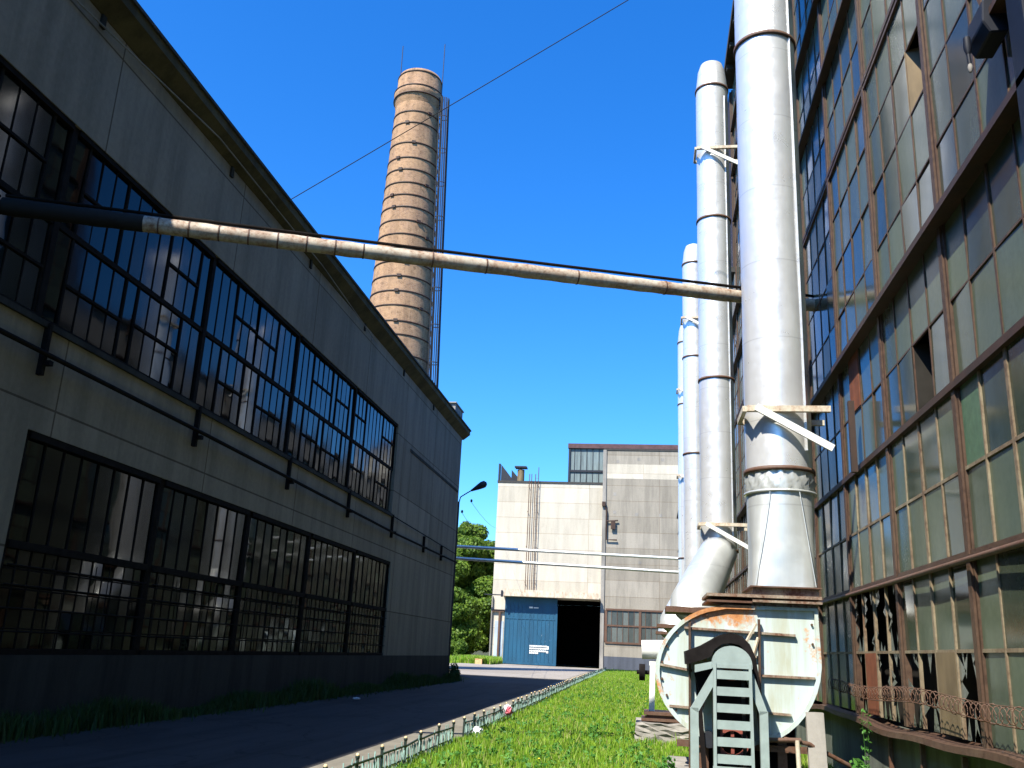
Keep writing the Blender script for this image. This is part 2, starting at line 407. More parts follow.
def lawn_region(rg, n):
    # density falls with distance; x between the fence and the right hall
    y = 8.0*np.exp(rg.uniform(0, np.log(100/8.0), n)); fx = np.where(y < 20, -3.38, np.where(y < 60, -3.38 - (y-20)*.0115, -3.84 - (y-60)*.007)) + .05
    x = rg.uniform(0, 1, n)*(2.85 - fx) + fx
    cl = .75 + .30*np.sin(x*2.3 + np.sin(y*1.1)*2)*np.sin(y*1.7 + x) + .25*np.sin(x*7.1+y*3.3)*np.sin(y*5.7-x*4) + np.where(rg.random(n) < .02, .7, 0)
    ok = ~((x > .2) & (y > 12.2) & (y < 15.5) & (rg.random(n) < .97))
    return x[ok], y[ok], np.clip(cl, .35, 1.9)[ok]
g = blades('grass', lawn_region, 210000, .06, .17, .011, 'grass_blades', 1); struct(g, 'stuff')
def verge(rg, n):
    y = rg.uniform(6, 46, n); x = -9.72 + np.abs(rg.normal(0, .32, n))
    t = np.clip(.4 + .6*np.sin(y*.9)*np.sin(y*.37+1) + .3, .25, 1.4); return x, y, t
g = blades('grass', verge, 26000, .10, .5, .016, 'dark_leaf', 2, .6); struct(g, 'stuff')
def farverge(rg, n):
    y = rg.uniform(96, 104.5, n); x = rg.uniform(-19.5, -15.8, n); return x, y, np.ones(n)
g = blades('grass', farverge, 9000, .25, .9, .02, 'grass_blades', 3); struct(g, 'stuff')
def farwild(rg, n):
    y = rg.uniform(92, 118, n); x = rg.uniform(-34, -19, n); return x, y, np.ones(n)
g = blades('grass', farwild, 14000, .2, .8, .03, 'grass_blades', 4); struct(g, 'stuff')

def leafy(name, centers, nper, size, mat, seed, parent=None, flat=.5):
    rg = np.random.default_rng(seed); V = []; 
    cs = []; ns = []
    for (c, r) in centers:
        n = int(nper*(r[0]*r[1]*r[2])**(2/3)) if nper > 0 else -nper
        d = rg.normal(0, 1, (n, 3)); d /= np.linalg.norm(d, axis=1)[:, None]
        rad = rg.uniform(.45, 1.06, n)**.6
        cs.append(np.array(c) + d*rad[:, None]*np.array(r))
        ns.append(d + rg.normal(0, .7, (n, 3)) + np.array([0, 0, .4]))
    P = np.concatenate(cs); N = np.concatenate(ns); N /= np.linalg.norm(N, axis=1)[:, None]
    n = len(P); T = np.cross(N, rg.normal(0, 1, (n, 3))); T /= np.linalg.norm(T, axis=1)[:, None]; B = np.cross(N, T)
    sz = (size*rg.uniform(.5, 1.4, n))[:, None]
    V = np.stack([P - T*sz, P + B*sz*flat, P + T*sz, P - B*sz*flat], 1).reshape(-1, 3)
    return fast_mesh(name, V, np.arange(4*n), 4, mat, parent)

# ------------------------------------------------------------------ glazing helper
def mapper(axis, base, s):
    if axis == 'x': return lambda u, v, w: (base + s*w, u, v)
    return lambda u, v, w: (u, base + s*w, v)
def lbox(mb, mp, u0, u1, v0, v1, w0, w1):
    v = [mp(u, q, w) for q in (v0, v1) for w in (w0, w1) for u in (u0, u1)]
    mb.add(v, [(0, 2, 3, 1), (4, 5, 7, 6), (0, 1, 5, 4), (2, 6, 7, 3), (0, 4, 6, 2), (1, 3, 7, 5)])
def shard(mp, mb, u0, u1, v0, v1, w, rng):
    # jagged remains round the edge of a broken pane
    for side in range(4):
        n = rng.randint(1, 3)
        for _ in range(n):
            t = rng.uniform(.05, .8); L = rng.uniform(.15, .4); d = rng.uniform(.15, .75)
            if side in (0, 1):
                a = u0 + (u1-u0)*t; b = min(u1, a + (u1-u0)*L); v = v0 if side == 0 else v1; q = v + (v1-v0)*d*(.5 if side == 1 else .6)*(1 if side == 0 else -1)
                mb.add([mp(a, v, w), mp(b, v, w), mp((a+b)/2 + rng.uniform(-.05, .05), q, w)], [(0, 1, 2)])
            else:
                a = v0 + (v1-v0)*t; b = min(v1, a + (v1-v0)*L); u = u0 if side == 2 else u1; q = u + (u1-u0)*d*.6*(1 if side == 2 else -1)
                mb.add([mp(u, a, w), mp(u, b, w), mp(q, (a+b)/2, w)], [(0, 1, 2)])
def glazed(mp, u0, u1, v0, v1, us, vs_, frame_w, frame_d, pane_w, rng, skip=(), tilt=.006, fr=None, pn=None, sh=None, sub=()):
    """frame bars at every us/vs_ division, one tilted quad per pane; skip = {(i,j): kind}"""
    fr = fr or MB(); pn = pn or MB(); sh = sh or MB()
    U = [u0] + list(us) + [u1]; V = [v0] + list(vs_) + [v1]
    for k, u in enumerate(U[1:-1]):
        fw = frame_w*(1.9 if (len(U) == 5 and k == 1) else 1)
        lbox(fr, mp, u-fw/2, u+fw/2, v0, v1, -.02, frame_d)
    for v in V[1:-1]: lbox(fr, mp, u0, u1, v-frame_w*.55, v+frame_w*.55, -.015, frame_d*.85)
    for i in range(len(U)-1):
        for j in range(len(V)-1):
            a, b, c, d = U[i], U[i+1], V[j], V[j+1]; kind = skip.get((i, j)) if skip else None
            if kind == 'hole': continue
            if kind == 'broken': shard(mp, sh, a, b, c, d, pane_w, rng); continue
            if kind: continue
            tu, tv = rng.gauss(0, tilt), rng.gauss(0, tilt)
            uc, vc = (a+b)/2, (c+d)/2
            pn.add([mp(p, q, pane_w + tu*(p-uc) + tv*(q-vc)) for p, q in ((a, c), (b, c), (b, d), (a, d))], [(0, 1, 2, 3)])
    return fr, pn, sh

# ================================================================== RIGHT HALL
XR = 3.0
RH = thing('factory_hall', 'tall rusty glass-walled factory hall rising close on the right behind the silver ducts', 'factory', (XR+10, 40, 0))
RL = [.95, 2.62, 4.28, 6.03, 9.49, 11.27, 12.97, 16.42, 18.2, 20.0, 21.7]
BP = 2.60; Y0 = 1.35; NB = 34                     # bay posts at Y0 + k*BP  (9.15, 11.75, 14.35 ...)
posts = [Y0 - 3*BP + k*BP for k in range(NB+4)]
YB, YE = posts[0], posts[-1]; YT = posts[14]; ZL = 14.6       # tall part up to YT, a lower wing of the same hall beyond
b = MB(); b.box(XR+.35, XR+24, YB, YT, 0, 21.9); b.build('wall', 'interior', RH)
b = MB(); b.box(XR+.35, XR+24, YT+.003, YE, 0, ZL-.1); b.build('wall', 'interior', RH)
b = MB(); b.box(XR-.06, XR+.348, YT+.06, YE, 13.05, ZL-.1); b.box(XR+.02, XR+24, YT-.12, YT+.002, ZL+.1, 21.9); b.build('parapet_wall', 'old_concrete', RH)
b = MB(); b.box(XR+.02, XR+.348, YB, YE, 0, .86); b.build('base_wall', 'wall_low_right', RH)
b = MB(); b.box(XR-.2, XR+24.4, YT+.01, YE+.2, ZL-.098, ZL+.09); b.build('roof', 'roofing', RH)
b = MB(); b.box(XR-.35, XR+24.4, YB-.2, YT+.2, 21.92, 22.15)
k = YB
while k < YT: b.box(XR-.30, XR-.1, k, k+.18, 21.72, 21.915); k += 1.3
b.build('roof', 'roofing', RH)
b = MB(); b.box(XR-.10, XR+.349, YT+.07, YT+1.05, ZL+.1, 21.7); b.build('corner_pier', 'dark_rail', RH)
mpR = mapper('x', XR, -1)
rng = random.Random(11)
# posts as parts for the bays that show, rails as parts
for i, y in enumerate(posts):
    if 3 < y < 18: 
        b = MB(); lbox(b, mpR, y-.05, y+.05, .96, 21.7, -.05, .04); lbox(b, mpR, y-.095, y-.055, .96, 21.7, -.05, .02); b.build('post', 'rust_frame', RH)
b = MB()
for y in posts:
    if not (3 < y < 18): lbox(b, mpR, y-.055, y+.055, .96, 21.7 if y < YT + .1 else 13.04, -.05, .04)
struct(b.build('post', 'rust_frame', RH), 'stuff')
rail_spec = {2.62: (.055, .05, 'rust_frame'), 4.28: (.06, .06, 'dark_rail'), 6.03: (.075, .16, 'dark_rail'), 9.49: (.07, .045, 'rust_frame'),
             11.27: (.05, .13, 'dark_rail'), 12.97: (.05, .13, 'dark_rail'), 16.42: (.06, .1, 'dark_rail'), 18.2: (.05, .13, 'dark_rail'), 20.0: (.05, .1, 'rust_frame')}
YE0 = YE
for z, (h, p, mt) in rail_spec.items():
    YE = YT if z > 13.5 else YE0
    b = MB(); lbox(b, mpR, YB, YE, z-h/2, z+h/2, -.04, p)
    lbox(b, mpR, YB, YE, z+h/2+.002, z+h/2+.04, -.04, p*.55)
    b.build('rail', mt, RH)
    if z in (9.49,):
        b = MB(); lbox(b, mpR, YB, YE, z-h/2-.07, z-h/2-.02, -.04, p*.8); b.build('rail', mt, RH)
YE = YE0
b = MB(); b.tube([(XR-.10, YB, 2.585), (XR-.10, YE, 2.585)], .028, 8); b.build('conduit', 'rust_steel', RH)
# wavy bottom sill
b = MB(); yy = YB; pts = []
while yy < 20.0:
    pts.append((yy, .90 + .035*math.sin(yy*.9) + .015*math.sin(yy*2.3+1))); yy += .35
for (ya, za), (yb_, zb) in zip(pts[:-1], pts[1:]):
    v = []
    for (y, z) in ((ya, za), (yb_, zb)):
        v += [(XR+.1, y, z+.05), (XR-.13, y, z+.012), (XR-.14, y, z-.05), (XR+.1, y, z-.03)]
    b.add(v, [(0, 1, 5, 4), (1, 2, 6, 5), (2, 3, 7, 6)])
b.box(XR-.12, XR+.1, 20, YE, .86, .93); b.build('sill', 'rust_frame', RH)
# windows
def right_skips(y, li):
    s = {}
    k = round((y - Y0)/BP)                                  # bay starting at y
    if abs(y - 11.75) < .1 and li == 0: s = {(0, 1): 'broken', (1, 1): 'broken', (2, 1): 'broken', (3, 1): 'broken', (0, 0): 'broken', (1, 0): 'broken', (2, 0): 'rust', (3, 0): 'broken'}
    if abs(y - 9.15) < .1 and li == 0: s = {(3, 0): 'broken', (2, 0): 'broken', (1, 0): 'board', (0, 0): 'broken'}
    if abs(y - 9.15) < .1 and li == 2: s = {(1, 0): 'hole'}
    if abs(y - 11.75) < .1 and li == 2: s = {(2, 1): 'rust'}
    if abs(y - 9.15) < .1 and li == 3: s = {(0, 2): 'hole'}
    if abs(y - 6.55) < .1 and li == 1: s = {(3, 1): 'green'}
    return s
stuff_fr, stuff_pn, stuff_sh = MB(), MB(), MB()
specials = []
for bi, y in enumerate(posts[:-1]):
    for li in range(len(RL)-1):
        if RL[li+1] > 13 and y > YT - .1: continue
        z0, z1 = RL[li] + .03, RL[li+1] - .03
        nr = 4 if z1 - z0 > 2.5 else 2
        vv = [z0 + (z1-z0)*q/nr for q in range(1, nr)]
        uu = [y + BP*q/4 for q in (1, 2, 3)]
        sk = right_skips(y, li); big = 3 < y < 18
        fr, pn, sh = (MB(), MB(), MB()) if big else (stuff_fr, stuff_pn, stuff_sh)
        glazed(mpR, y+.055, y+BP-.10, z0, z1, uu, vv, .03 if li < 2 else .02, .018 if li < 2 else .012, 0, rng, sk, .010, fr, pn, sh)
        if big:
            w = fr.build('window', 'pale_frame' if li < 2 else 'rust_frame', RH)
            pn.build('pane', 'glass_right', w, fixn=False)
            for q0 in range(0, len(sh.v), 3):
                q = MB(); q.add(sh.v[q0:q0+3], [(0, 1, 2)]); q.build('glass_shard', 'shard', w, fixn=False)
            for (i, j), kd in sk.items():
                if kd in ('rust', 'board', 'green'):
                    U = [y+.055] + uu + [y+BP-.10]; V = [z0] + vv + [z1]
                    q = MB()
                    if kd == 'green':
                        n = 0
                        for r in range(n):
                            zz0 = V[j] + (V[j+1]-V[j])*r/n; lbox(q, mpR, U[i]+.02, U[i+1]-.02, zz0, zz0+(V[j+1]-V[j])/n*.6, -.01, .02)
                        lbox(q, mpR, U[i]+.02, U[i+1]-.02, V[j], V[j+1], -.03, .004)
                    else: lbox(q, mpR, U[i]+.02, U[i+1]-.02, V[j]+.01, V[j+1]-.01, -.01, .02)
                    q.build('patch_panel', {'rust': 'orange_rust', 'board': 'tan_board', 'green': 'green_ribbed'}[kd], w)
            if 'hole' in sk.values():
                (i, j) = [k_ for k_, q_ in sk.items() if q_ == 'hole'][0]
                U = [y+.055] + uu + [y+BP-.10]; V = [z0] + vv + [z1]
                q = MB(); q.add([(XR-.02, U[i+1], V[j]), (XR-.02, U[i+1], V[j+1]), (XR+.30, U[i+1]-.25, V[j+1]-.03), (XR+.30, U[i+1]-.25, V[j])], [(0, 1, 2, 3)])
                q.build('open_casement', 'tan_board' if li == 3 else 'interior', w, fixn=False)
w = struct(stuff_fr.build('window', 'rust_frame', RH), 'stuff')
stuff_pn.build('pane', 'glass_right', w, fixn=False)
# low brackets and rubble under the sill
for y in (6.9, 8.1, 9.8, 11.2, 12.6): 
    b = MB(); b.beam((XR-.02, y, .82), (XR-.02, y, .02), .05, .05); b.build('wall_strap', 'rust_steel', RH)

# barbed wire loops on the lower windows
b = MB(); y = 4.5; rg = random.Random(4); zc = 1.33
while y < 15.4:
    r = .075 + rg.uniform(-.012, .012); zc = 1.30 + .03*math.sin(y*1.3)
    n = 9; pts = []
    for k in range(n+1):
        a = 2*math.pi*k/n; pts.append((XR-.16 + .05*math.cos(a), y + .13*k/n + .05*math.sin(a)*.5, zc + r*math.sin(a)))
    b.tube(pts, .0045, 4, False); y += .15 + rg.uniform(-.03, .03)
b.tube([(XR-.16, 4.5 + i*.5, 1.375 + .03*math.sin((4.5+i*.5)*1.3)) for i in range(22)], .004, 4)
b.tube([(XR-.16, 4.5 + i*.5, 1.225 + .03*math.sin((4.5+i*.5)*1.3+.3)) for i in range(22)], .006, 4)
tag(b.build('barbed_wire', 'rust_steel'), 'coiled rusty barbed wire strung across the lowest broken windows of the glass hall', 'barbed wire')

# ================================================================== LEFT HALL
XL = -9.8
LH = thing('factory_hall', 'long low concrete factory hall in deep shade on the left side of the road', 'factory', (XL-9, 15, 0))
mpL = mapper('x', XL, 1)
YS, YN = -30.0, 46.6
b = MB()
# wall pieces round the window bands
def wp(y0, y1, z0, z1): b.box(XL-.35, XL, y0, y1, z0, z1)
wp(YS, YN, 9.95, 12.25); wp(YS, YN, 4.62, 6.40)
wp(34.25, YN, 6.40, 9.95); wp(YS, 12.95, 1.15, 4.62); wp(34.75, YN, 1.15, 4.62)
b.box(XL-.35, XL-20, YN-.35, YN, 0, 12.25); b.box(XL-20.35, XL-20, YS, YN, 0, 12.0)
b.build('wall', 'dark_concrete', LH)
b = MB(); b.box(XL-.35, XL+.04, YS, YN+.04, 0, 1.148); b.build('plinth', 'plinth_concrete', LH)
b = MB(); b.box(XL-1.9, XL-.9, YS, YN-1, .2, 12); b.build('inner_wall', 'interior', LH)
b = MB()
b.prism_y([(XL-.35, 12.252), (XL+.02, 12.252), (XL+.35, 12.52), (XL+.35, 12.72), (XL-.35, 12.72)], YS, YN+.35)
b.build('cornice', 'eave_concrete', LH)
b = MB(); b.box(XL-20.6, XL+.40, YS, YN+.42, 12.722, 12.79); b.build('roof', 'roofing', LH)
for y in (18.1+.05, 12.75, 23.5, 28.9, 34.3, 39.7):
    b = MB(); b.box(XL+.001, XL+.05, y-.06, y+.06, 12.0, 12.25); b.build('cornice_bracket', 'plinth_concrete', LH)
b = MB(); b.tube([(XL+.06, YS, 11.9), (XL+.07, 12, 11.93), (XL+.22, 17, 12.34), (XL+.18, 24, 12.30), (XL+.1, 30, 12.0)], .018, 6); b.build('cable', 'old_concrete', LH)
# groove-like strips near the end of the wall
b = MB(); b.box(XL, XL+.025, 36.3, YN-.3, 9.30, 9.42); b.build('wall_ledge', 'plinth_concrete', LH)
# sill ledges and lintels
b = MB(); b.box(XL, XL+.06, YS, 34.3, 6.30, 6.40); b.build('sill', 'plinth_concrete', LH)
rl = random.Random(5)
bayL = [12.73 + 5.4*(k-6) for k in range(11)]      # ..., 12.73, 18.13, ... 34.3
for k in range(len(bayL)-1):
    y0, y1 = bayL[k], min(bayL[k+1], 34.25)
    if y1 - y0 < 1: continue
    fr, pn, sh = MB(), MB(), MB()
    mp = mapper('x', XL-.10, 1)
    lbox(fr, mp, y0-.07, y0+.07, 6.4, 9.95, -.05, .05)
    lbox(fr, mp, y0+.09, y1-.09, 8.07, 8.17, -.04, .04); lbox(fr, mp, y0+.09, y1-.09, 9.85, 9.95, -.04, .08); lbox(fr, mp, y0+.09, y1-.09, 6.4, 6.47, -.04, .08)
    n = 12; us = [y0+.09 + (y1-y0-.18)*q/n for q in range(1, n)]
    for (za, zb) in ((6.47, 8.06), (8.18, 9.85)):
        glazed(mp, y0+.09, y1-.09, za, zb, us, [], .022, .014, 0, rl, {}, .006, fr, pn, sh)
        # casement groups with a transom of their own
        for grp in range(2):
            a = rl.randint(0, 3) + 5*grp; L = rl.randint(3, 4); e = [y0+.09] + us + [y1-.09]
            if a + L < len(e):
                h = (za+zb)/2 + rl.uniform(-.05, .05); lbox(fr, mp, e[a], e[a+L], h-.025, h+.025, -.01, .04)
                lbox(fr, mp, e[a]-.024, e[a]+.024, za, zb, -.01, .03); lbox(fr, mp, e[a+L]-.024, e[a+L]+.024, za, zb, -.01, .03)
    w = fr.build('window', 'dark_frame', LH); pn.build('pane', 'glass_left', w, fixn=False)
bayM = [12.95, 17.3, 21.66, 26.0, 30.4, 34.75]
for k in range(5):
    y0, y1 = bayM[k], bayM[k+1]
    fr, pn, sh = MB(), MB(), MB(); mp = mapper('x', XL-.10, 1)
    lbox(fr, mp, y0, y0+.12, 1.15, 4.62, -.05, .05); lbox(fr, mp, y1-.08, y1, 1.15, 4.62, -.05, .045)
    lbox(fr, mp, y0+.12, y1-.08, 2.76, 2.88, -.04, .09); lbox(fr, mp, y0+.12, y1-.08, 4.5, 4.62, -.04, .09); lbox(fr, mp, y0+.12, y1-.08, 1.15, 1.24, -.04, .10)
    n = 8; us = [y0+.12 + (y1-y0-.2)*q/n for q in range(1, n)]
    glazed(mp, y0+.12, y1-.08, 2.88, 4.5, us, [], .03, .02, 0, rl, {}, .006, fr, pn, sh)
    n = 12; us2 = [y0+.12 + (y1-y0-.2)*q/n for q in range(1, n)]
    glazed(mp, y0+.12, y1-.08, 1.24, 2.76, us2, [1.24 + 1.52*q/5 for q in range(1, 5)], .022, .012, 0, rl, {}, .012, fr, pn, sh)
    w = fr.build('window', 'dark_frame', LH); pn.build('pane', 'glass_left', w, fixn=False)
    gr = MB()
    for z in (1.5, 1.85, 2.2, 2.5): gr.tube([(XL+.03, y0+.1, z), (XL+.03, y1-.1, z)], .014, 5)
    q = y0+.3
    while q < y1-.2: gr.tube([(XL+.03, q, 1.2), (XL+.03, q, 2.7)], .010, 5); q += 1.3
    gr.build('grille', 'dark_frame', w)
# pipe along the wall with brackets
b = MB(); b.tube([(XL+.16, -6, 5.88), (XL+.16, 18.5, 5.82), (XL+.16, 34.4, 5.68), (XL+.16, 46.4, 5.72)], .045, 8); b.build('wall_pipe', 'dark_frame', LH)
for y in (12.9, 18.2, 23.6, 28.9, 34.3, 39.6, 43.2):
    b = MB(); b.box(XL+.001, XL+.1, y-.04, y+.04, 5.5, 6.38 if y < 35 else 6.2); b.box(XL+.1, XL+.22, y-.05, y+.05, 5.66, 5.74); b.build('pipe_bracket', 'dark_frame', LH)
b = MB(); b.tube([(XL+.08, 34.4, 6.32), (XL+.08, 46.4, 6.15)], .02, 6); b.build('conduit', 'dark_frame', LH)
b = MB(); b.box(XL-.35, XL+.05, 44.2, 46.1, 12.792, 13.55); b.box(XL-.4, XL+.1, 44.1, 46.2, 13.552, 13.61)
tag(b.build('parapet_block', 'old_concrete'), 'small pale concrete block on the far roof corner of the shaded hall', 'roof block')

# ================================================================== FAR BUILDING
YF = 105.0
FB = thing('factory_building', 'pale sunlit panel-built factory block closing off the end of the road', 'factory', (-7, YF+8, 0))
# left pale volume with the gateway opening
b = MB(); b.box(-17.4, -5.05, YF, YF+.4, 7.3, 20.35); b.box(-15.9, -5.05, YF+.3, YF+.45, 7.2, 7.3); b.box(-17.4, -15.9, YF, YF+.4, 0, 7.3)
b.box(-17.4, -17.0, YF+.4, YF+26, 0, 20.35); b.build('wall', 'pale_panels', FB)
b = MB(); b.box(-17.5, -5.0, YF-.06, YF+26, 20.36, 20.62); b.build('roof', 'roofing', FB)
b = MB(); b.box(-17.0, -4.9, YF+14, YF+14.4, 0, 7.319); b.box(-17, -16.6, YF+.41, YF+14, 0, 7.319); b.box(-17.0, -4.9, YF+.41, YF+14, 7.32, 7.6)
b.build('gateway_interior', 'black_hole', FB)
b = MB(); b.box(-5.0, 14, YF-.35, YF+26, 1.35, 24.35)
b.build('wall', 'grey_panels', FB)
b = MB(); b.box(-5.05, 14, YF-.42, YF+26, 24.36, 24.55); b.build('roof', 'roofing', FB)
b = MB(); b.box(-5.0, 14, YF-.38, YF+26, 0, 1.348); b.build('plinth', 'blue_plinth', FB)
b = MB(); b.box(-5.12, -4.72, YF-.5, YF-.352, 0, 24.4); b.build('corner_post', 'old_concrete', FB)
b = MB(); b.box(-9.6, 14, YF+6, YF+22, 20.63, 25.9); b.build('rooftop_hall', 'glazing_far', FB)
b = MB(); b.box(-9.8, 14.2, YF+5.7, YF+22.2, 25.92, 26.5); b.build('rooftop_fascia', 'fascia_red', FB)
b = MB(); b.box(-9.62, 14, YF+5.85, YF+5.99, 22.95, 23.2); b.box(-9.62, 14, YF+5.85, YF+5.99, 20.63, 20.95); b.box(-9.72, -9.5, YF+5.8, YF+5.99, 20.63, 25.9)
x = -9.0
while x < 5: b.box(x, x+.06, YF+5.92, YF+5.995, 20.95, 25.9); x += .75
b.build('glazing_bars', 'dark_metal', FB)
# top pale patch panel and small marks of the grey wall
b = MB(); b.box(-4.7, 13.9, YF-.362, YF-.351, 21.05, 22.75); b.build('repair_panel', 'pale_panels', FB)
b = MB()
for (x, z) in ((-3.9, 19.1), (-3.9, 17.0), (-1.4, 16.8), (1.3, 16.75), (-3.6, 22.9), (-1.2, 23.2), (1.5, 23.2), (-1.0, 11.4)): b.box(x, x+.35, YF-.365, YF-.352, z, z+.35)
b.build('wall_mark', 'old_concrete', FB)
# gate leaf
G = MB(); G.box(-15.85, -9.95, YF-.22, YF-.1, .05, 7.28)
x = -15.8
while x < -10: G.box(x, x+.09, YF-.26, YF-.222, .1, 6.45); x += .45
G.box(-15.85, -9.95, YF-.27, YF-.223, .05, .3); G.box(-15.85, -9.95, YF-.27, YF-.223, 4.9, 5.05); G.box(-10.1, -9.9, YF-.28, YF-.08, .05, 6.45)
gate = G.build('gate', 'gate_blue', FB)
T = MB(); rt = random.Random(3)
for r, z in enumerate((1.98, 1.72, 1.46, 1.24)):
    x = -12.9
    while x < (-11.1 if r != 3 else -12.1):
        w_ = rt.uniform(.10, .2); T.box(x, x+w_, YF-.275, YF-.262, z, z+.17); x += w_+.035
T.box(-10.95, -10.75, YF-.275, YF-.262, 1.75, 2.1); T.box(-11.0, -10.8, YF-.275, YF-.262, 1.35, 1.6)
T.build('painted_lettering', 'white_paint', gate)
T = MB(); T.box(-13.1, -12.7, YF-.275, YF-.262, 6.12, 6.3); T.box(-12.6, -12.05, YF-.275, YF-.262, 6.14, 6.24); T.build('sign_plate', 'white_paint', gate)
b = MB(); b.box(-16.1, -5.2, YF-1.5, YF-.003, 7.32, 7.5); b.prism_y([(-16.0, 7.5), (-5.3, 7.5), (-5.3, 7.95), (-16.0, 8.1)], YF-1.45, YF-1.2)
b.build('canopy', 'bracket_paint', FB)
b = MB(); b.box(-16.2, -16.0, YF-1.6, YF-1.2, 7.2, 7.9); b.box(-18.1, -16.2, YF-1.5, YF-1.3, 7.35, 7.45); b.build('canopy_bracket', 'dark_metal', FB)
b = MB(); b.box(-17.42, -17.28, YF-.3, YF-.003, 0, 7.3); b.build('corner_pier', 'old_concrete', FB)
b = MB(); b.box(-16.95, -16.0, YF-.05, YF-.003, .2, 4.6); b.build('painted_panel', 'pale_blue_paint', FB)
b = MB(); b.box(-16.55, -16.33, YF-.3, YF-.052, 0, 5.6); b.box(-17.3, -15.9, YF-.3, YF-.052, 5.6, 5.85); b.build('door_frame', 'rust_steel', FB)
# wall ladder
b = MB()
for x in (-13.65, -13.4, -12.95, -12.6): b.tube([(x-.0, YF-.35, 7.9), (x-.02, YF-.35, 21.4 + (.8 if x in (-13.35, -12.6) else 0))], .045, 6)
z = 8.1
while z < 21.2: b.tube([(-12.95, YF-.35, z), (-12.6, YF-.35, z)], .012, 5); z += .8
for z in (9, 13, 17, 20): b.beam((-13.75, YF-.35, z), (-13.75, YF, z), .05); b.beam((-12.6, YF-.35, z), (-12.6, YF, z), .05)
b.build('wall_ladder', 'rust_steel', FB)
# bracket frame at the joint of both volumes
b = MB(); b.tube([(-4.85, YF-.6, 18.2), (-4.6, YF-.6, 17.2), (-4.6, YF-.6, 14.0), (-3.4, YF-.6, 14.0)], .09, 6); b.tube([(-4.6, YF-.6, 16.1), (-3.3, YF-.6, 16.2)], .08, 6); b.box(-4.1, -3.6, YF-.75, YF-.55, 15.2, 16.1)
b.box(-5.15, -4.75, YF-.8, YF-.5, 17.8, 18.3); b.build('pipe_frame', 'dark_rail', FB)
# window of the grey volume
fr, pn, sh = MB(), MB(), MB(); mpF = lambda u, v, w: (u, YF-.352-w, v)
lbox(fr, mpF, -4.55, 9, 2.7, 2.9, 0, .12); lbox(fr, mpF, -4.55, 9, 6.25, 6.45, 0, .14); lbox(fr, mpF, -4.55, 9, 4.55, 4.72, 0, .10)
for x in (-4.5, -.75, 3.0, 6.8): lbox(fr, mpF, x-.14, x+.14, 2.9, 6.25, 0, .11)
glazed(mpF, -4.5, 9, 2.9, 6.25, [-4.5 + .62*q for q in range(1, 21)], [4.63], .05, .07, .01, rl, {}, .01, fr, pn, sh)
w = fr.build('window', 'rust_steel', FB); pn.build('pane', 'glass_far', w, fixn=False)
# roof furniture of the pale volume
b = MB(); b.prism_y([(-17.2, 20.63), (-15.6, 20.63), (-17.2, 22.6)], YF+.5, YF+.7); b.prism_y([(-16.1, 20.63), (-14.7, 20.63), (-16.1, 22.2)], YF+1.5, YF+1.7); b.box(-17.5, -17.3, YF+.3, YF+.9, 20.63, 22.7)
tag(b.build('roof_screen', 'dark_metal'), 'dark triangular screens standing on the roof corner of the pale block', 'roof screen')
VP = thing('vent_pipe', 'short tan vent pipe with a flat black cap on the pale block roof', 'vent', (-14.9, YF+1.0, 20.63))
b = MB(); b.lathe(-14.9, YF+1.0, [(.42, 20.63), (.42, 22.1)], 20); b.build('flue', 'tan_board', VP)
b = MB(); b.box(-15.6, -14.2, YF+.4, YF+1.6, 22.3, 22.48); b.box(-14.95, -14.85, YF+.95, YF+1.05, 22.1, 22.3); b.build('cap', 'dark_metal', VP)

# ================================================================== CHIMNEY
CX, CY = -19.54, 66.0
CH = thing('brick_chimney', 'tall round pale-brick factory chimney with dark hoops rising behind the shaded hall', 'chimney', (CX, CY, 0))
rr = lambda z: 1.80 + max(0, 47 - z)*.034
b = MB(); prof = []
bands = [44.0, 42.9, 41.0, 39.6, 38.5, 37.3, 36.2, 35.1, 33.9, 32.7, 31.5, 30.3, 29.05, 27.8, 26.6, 25.3, 24.2, 22.6, 21.2, 19.8, 18.4, 17.0]
zz = 0
while zz < 45.1: prof.append((rr(zz), zz)); zz += .6
prof += [(a_*.935, b_ - 1.1) for a_, b_ in [(1.97, 46.2), (2.08, 46.35), (2.08, 46.55), (2.16, 46.7), (2.16, 46.95), (2.22, 47.1), (2.22, 47.5), (2.10, 47.6), (2.02, 47.75), (1.98, 49.1), (1.90, 49.3), (1.5, 49.35)]]
b.lathe(CX, CY, prof, 64, wob=.004); b.build('shaft', 'chimney_brick', CH)
b = MB(); b.lathe(CX, CY, [(1.5, 48.26), (1.3, 48.26)], 32); b.build('flue', 'black_hole', CH)
for i, z in enumerate(bands):
    b = MB(); r = rr(z); b.lathe(CX, CY, [(r-.01, z-.06), (r+.05, z-.055), (r+.05, z+.055), (r-.01, z+.06)], 64, cap=False)
    a = R_(-75 + random.uniform(-50, 45)); c = Vector((CX + (r+.08)*math.cos(a), CY + (r+.08)*math.sin(a), z)); t = Vector((-math.sin(a), math.cos(a), 0))
    b.beam(c - t*.16, c + t*.16, .12, .22); b.build('steel_hoop', 'dark_rail', CH)
for z in (45.75, 46.45, 47.9): 
    b = MB(); b.lathe(CX, CY, [(1.85, z-.05), (2.11 if z < 47 else 1.90, z-.05), (2.11 if z < 47 else 1.90, z+.05), (1.85, z+.05)], 64, cap=False); b.build('steel_hoop', 'dark_rail', CH)
b = MB()
def lad(z, off, lat): 
    a = R_(-8); r = rr(z) + off; return (CX + r*math.cos(a) - lat*math.sin(a), CY + r*math.sin(a) + lat*math.cos(a), z)
for lat in (-.3, .3): b.tube([lad(z, .22, lat) for z in range(4, 47, 3)], .045, 5)
z = 4.0
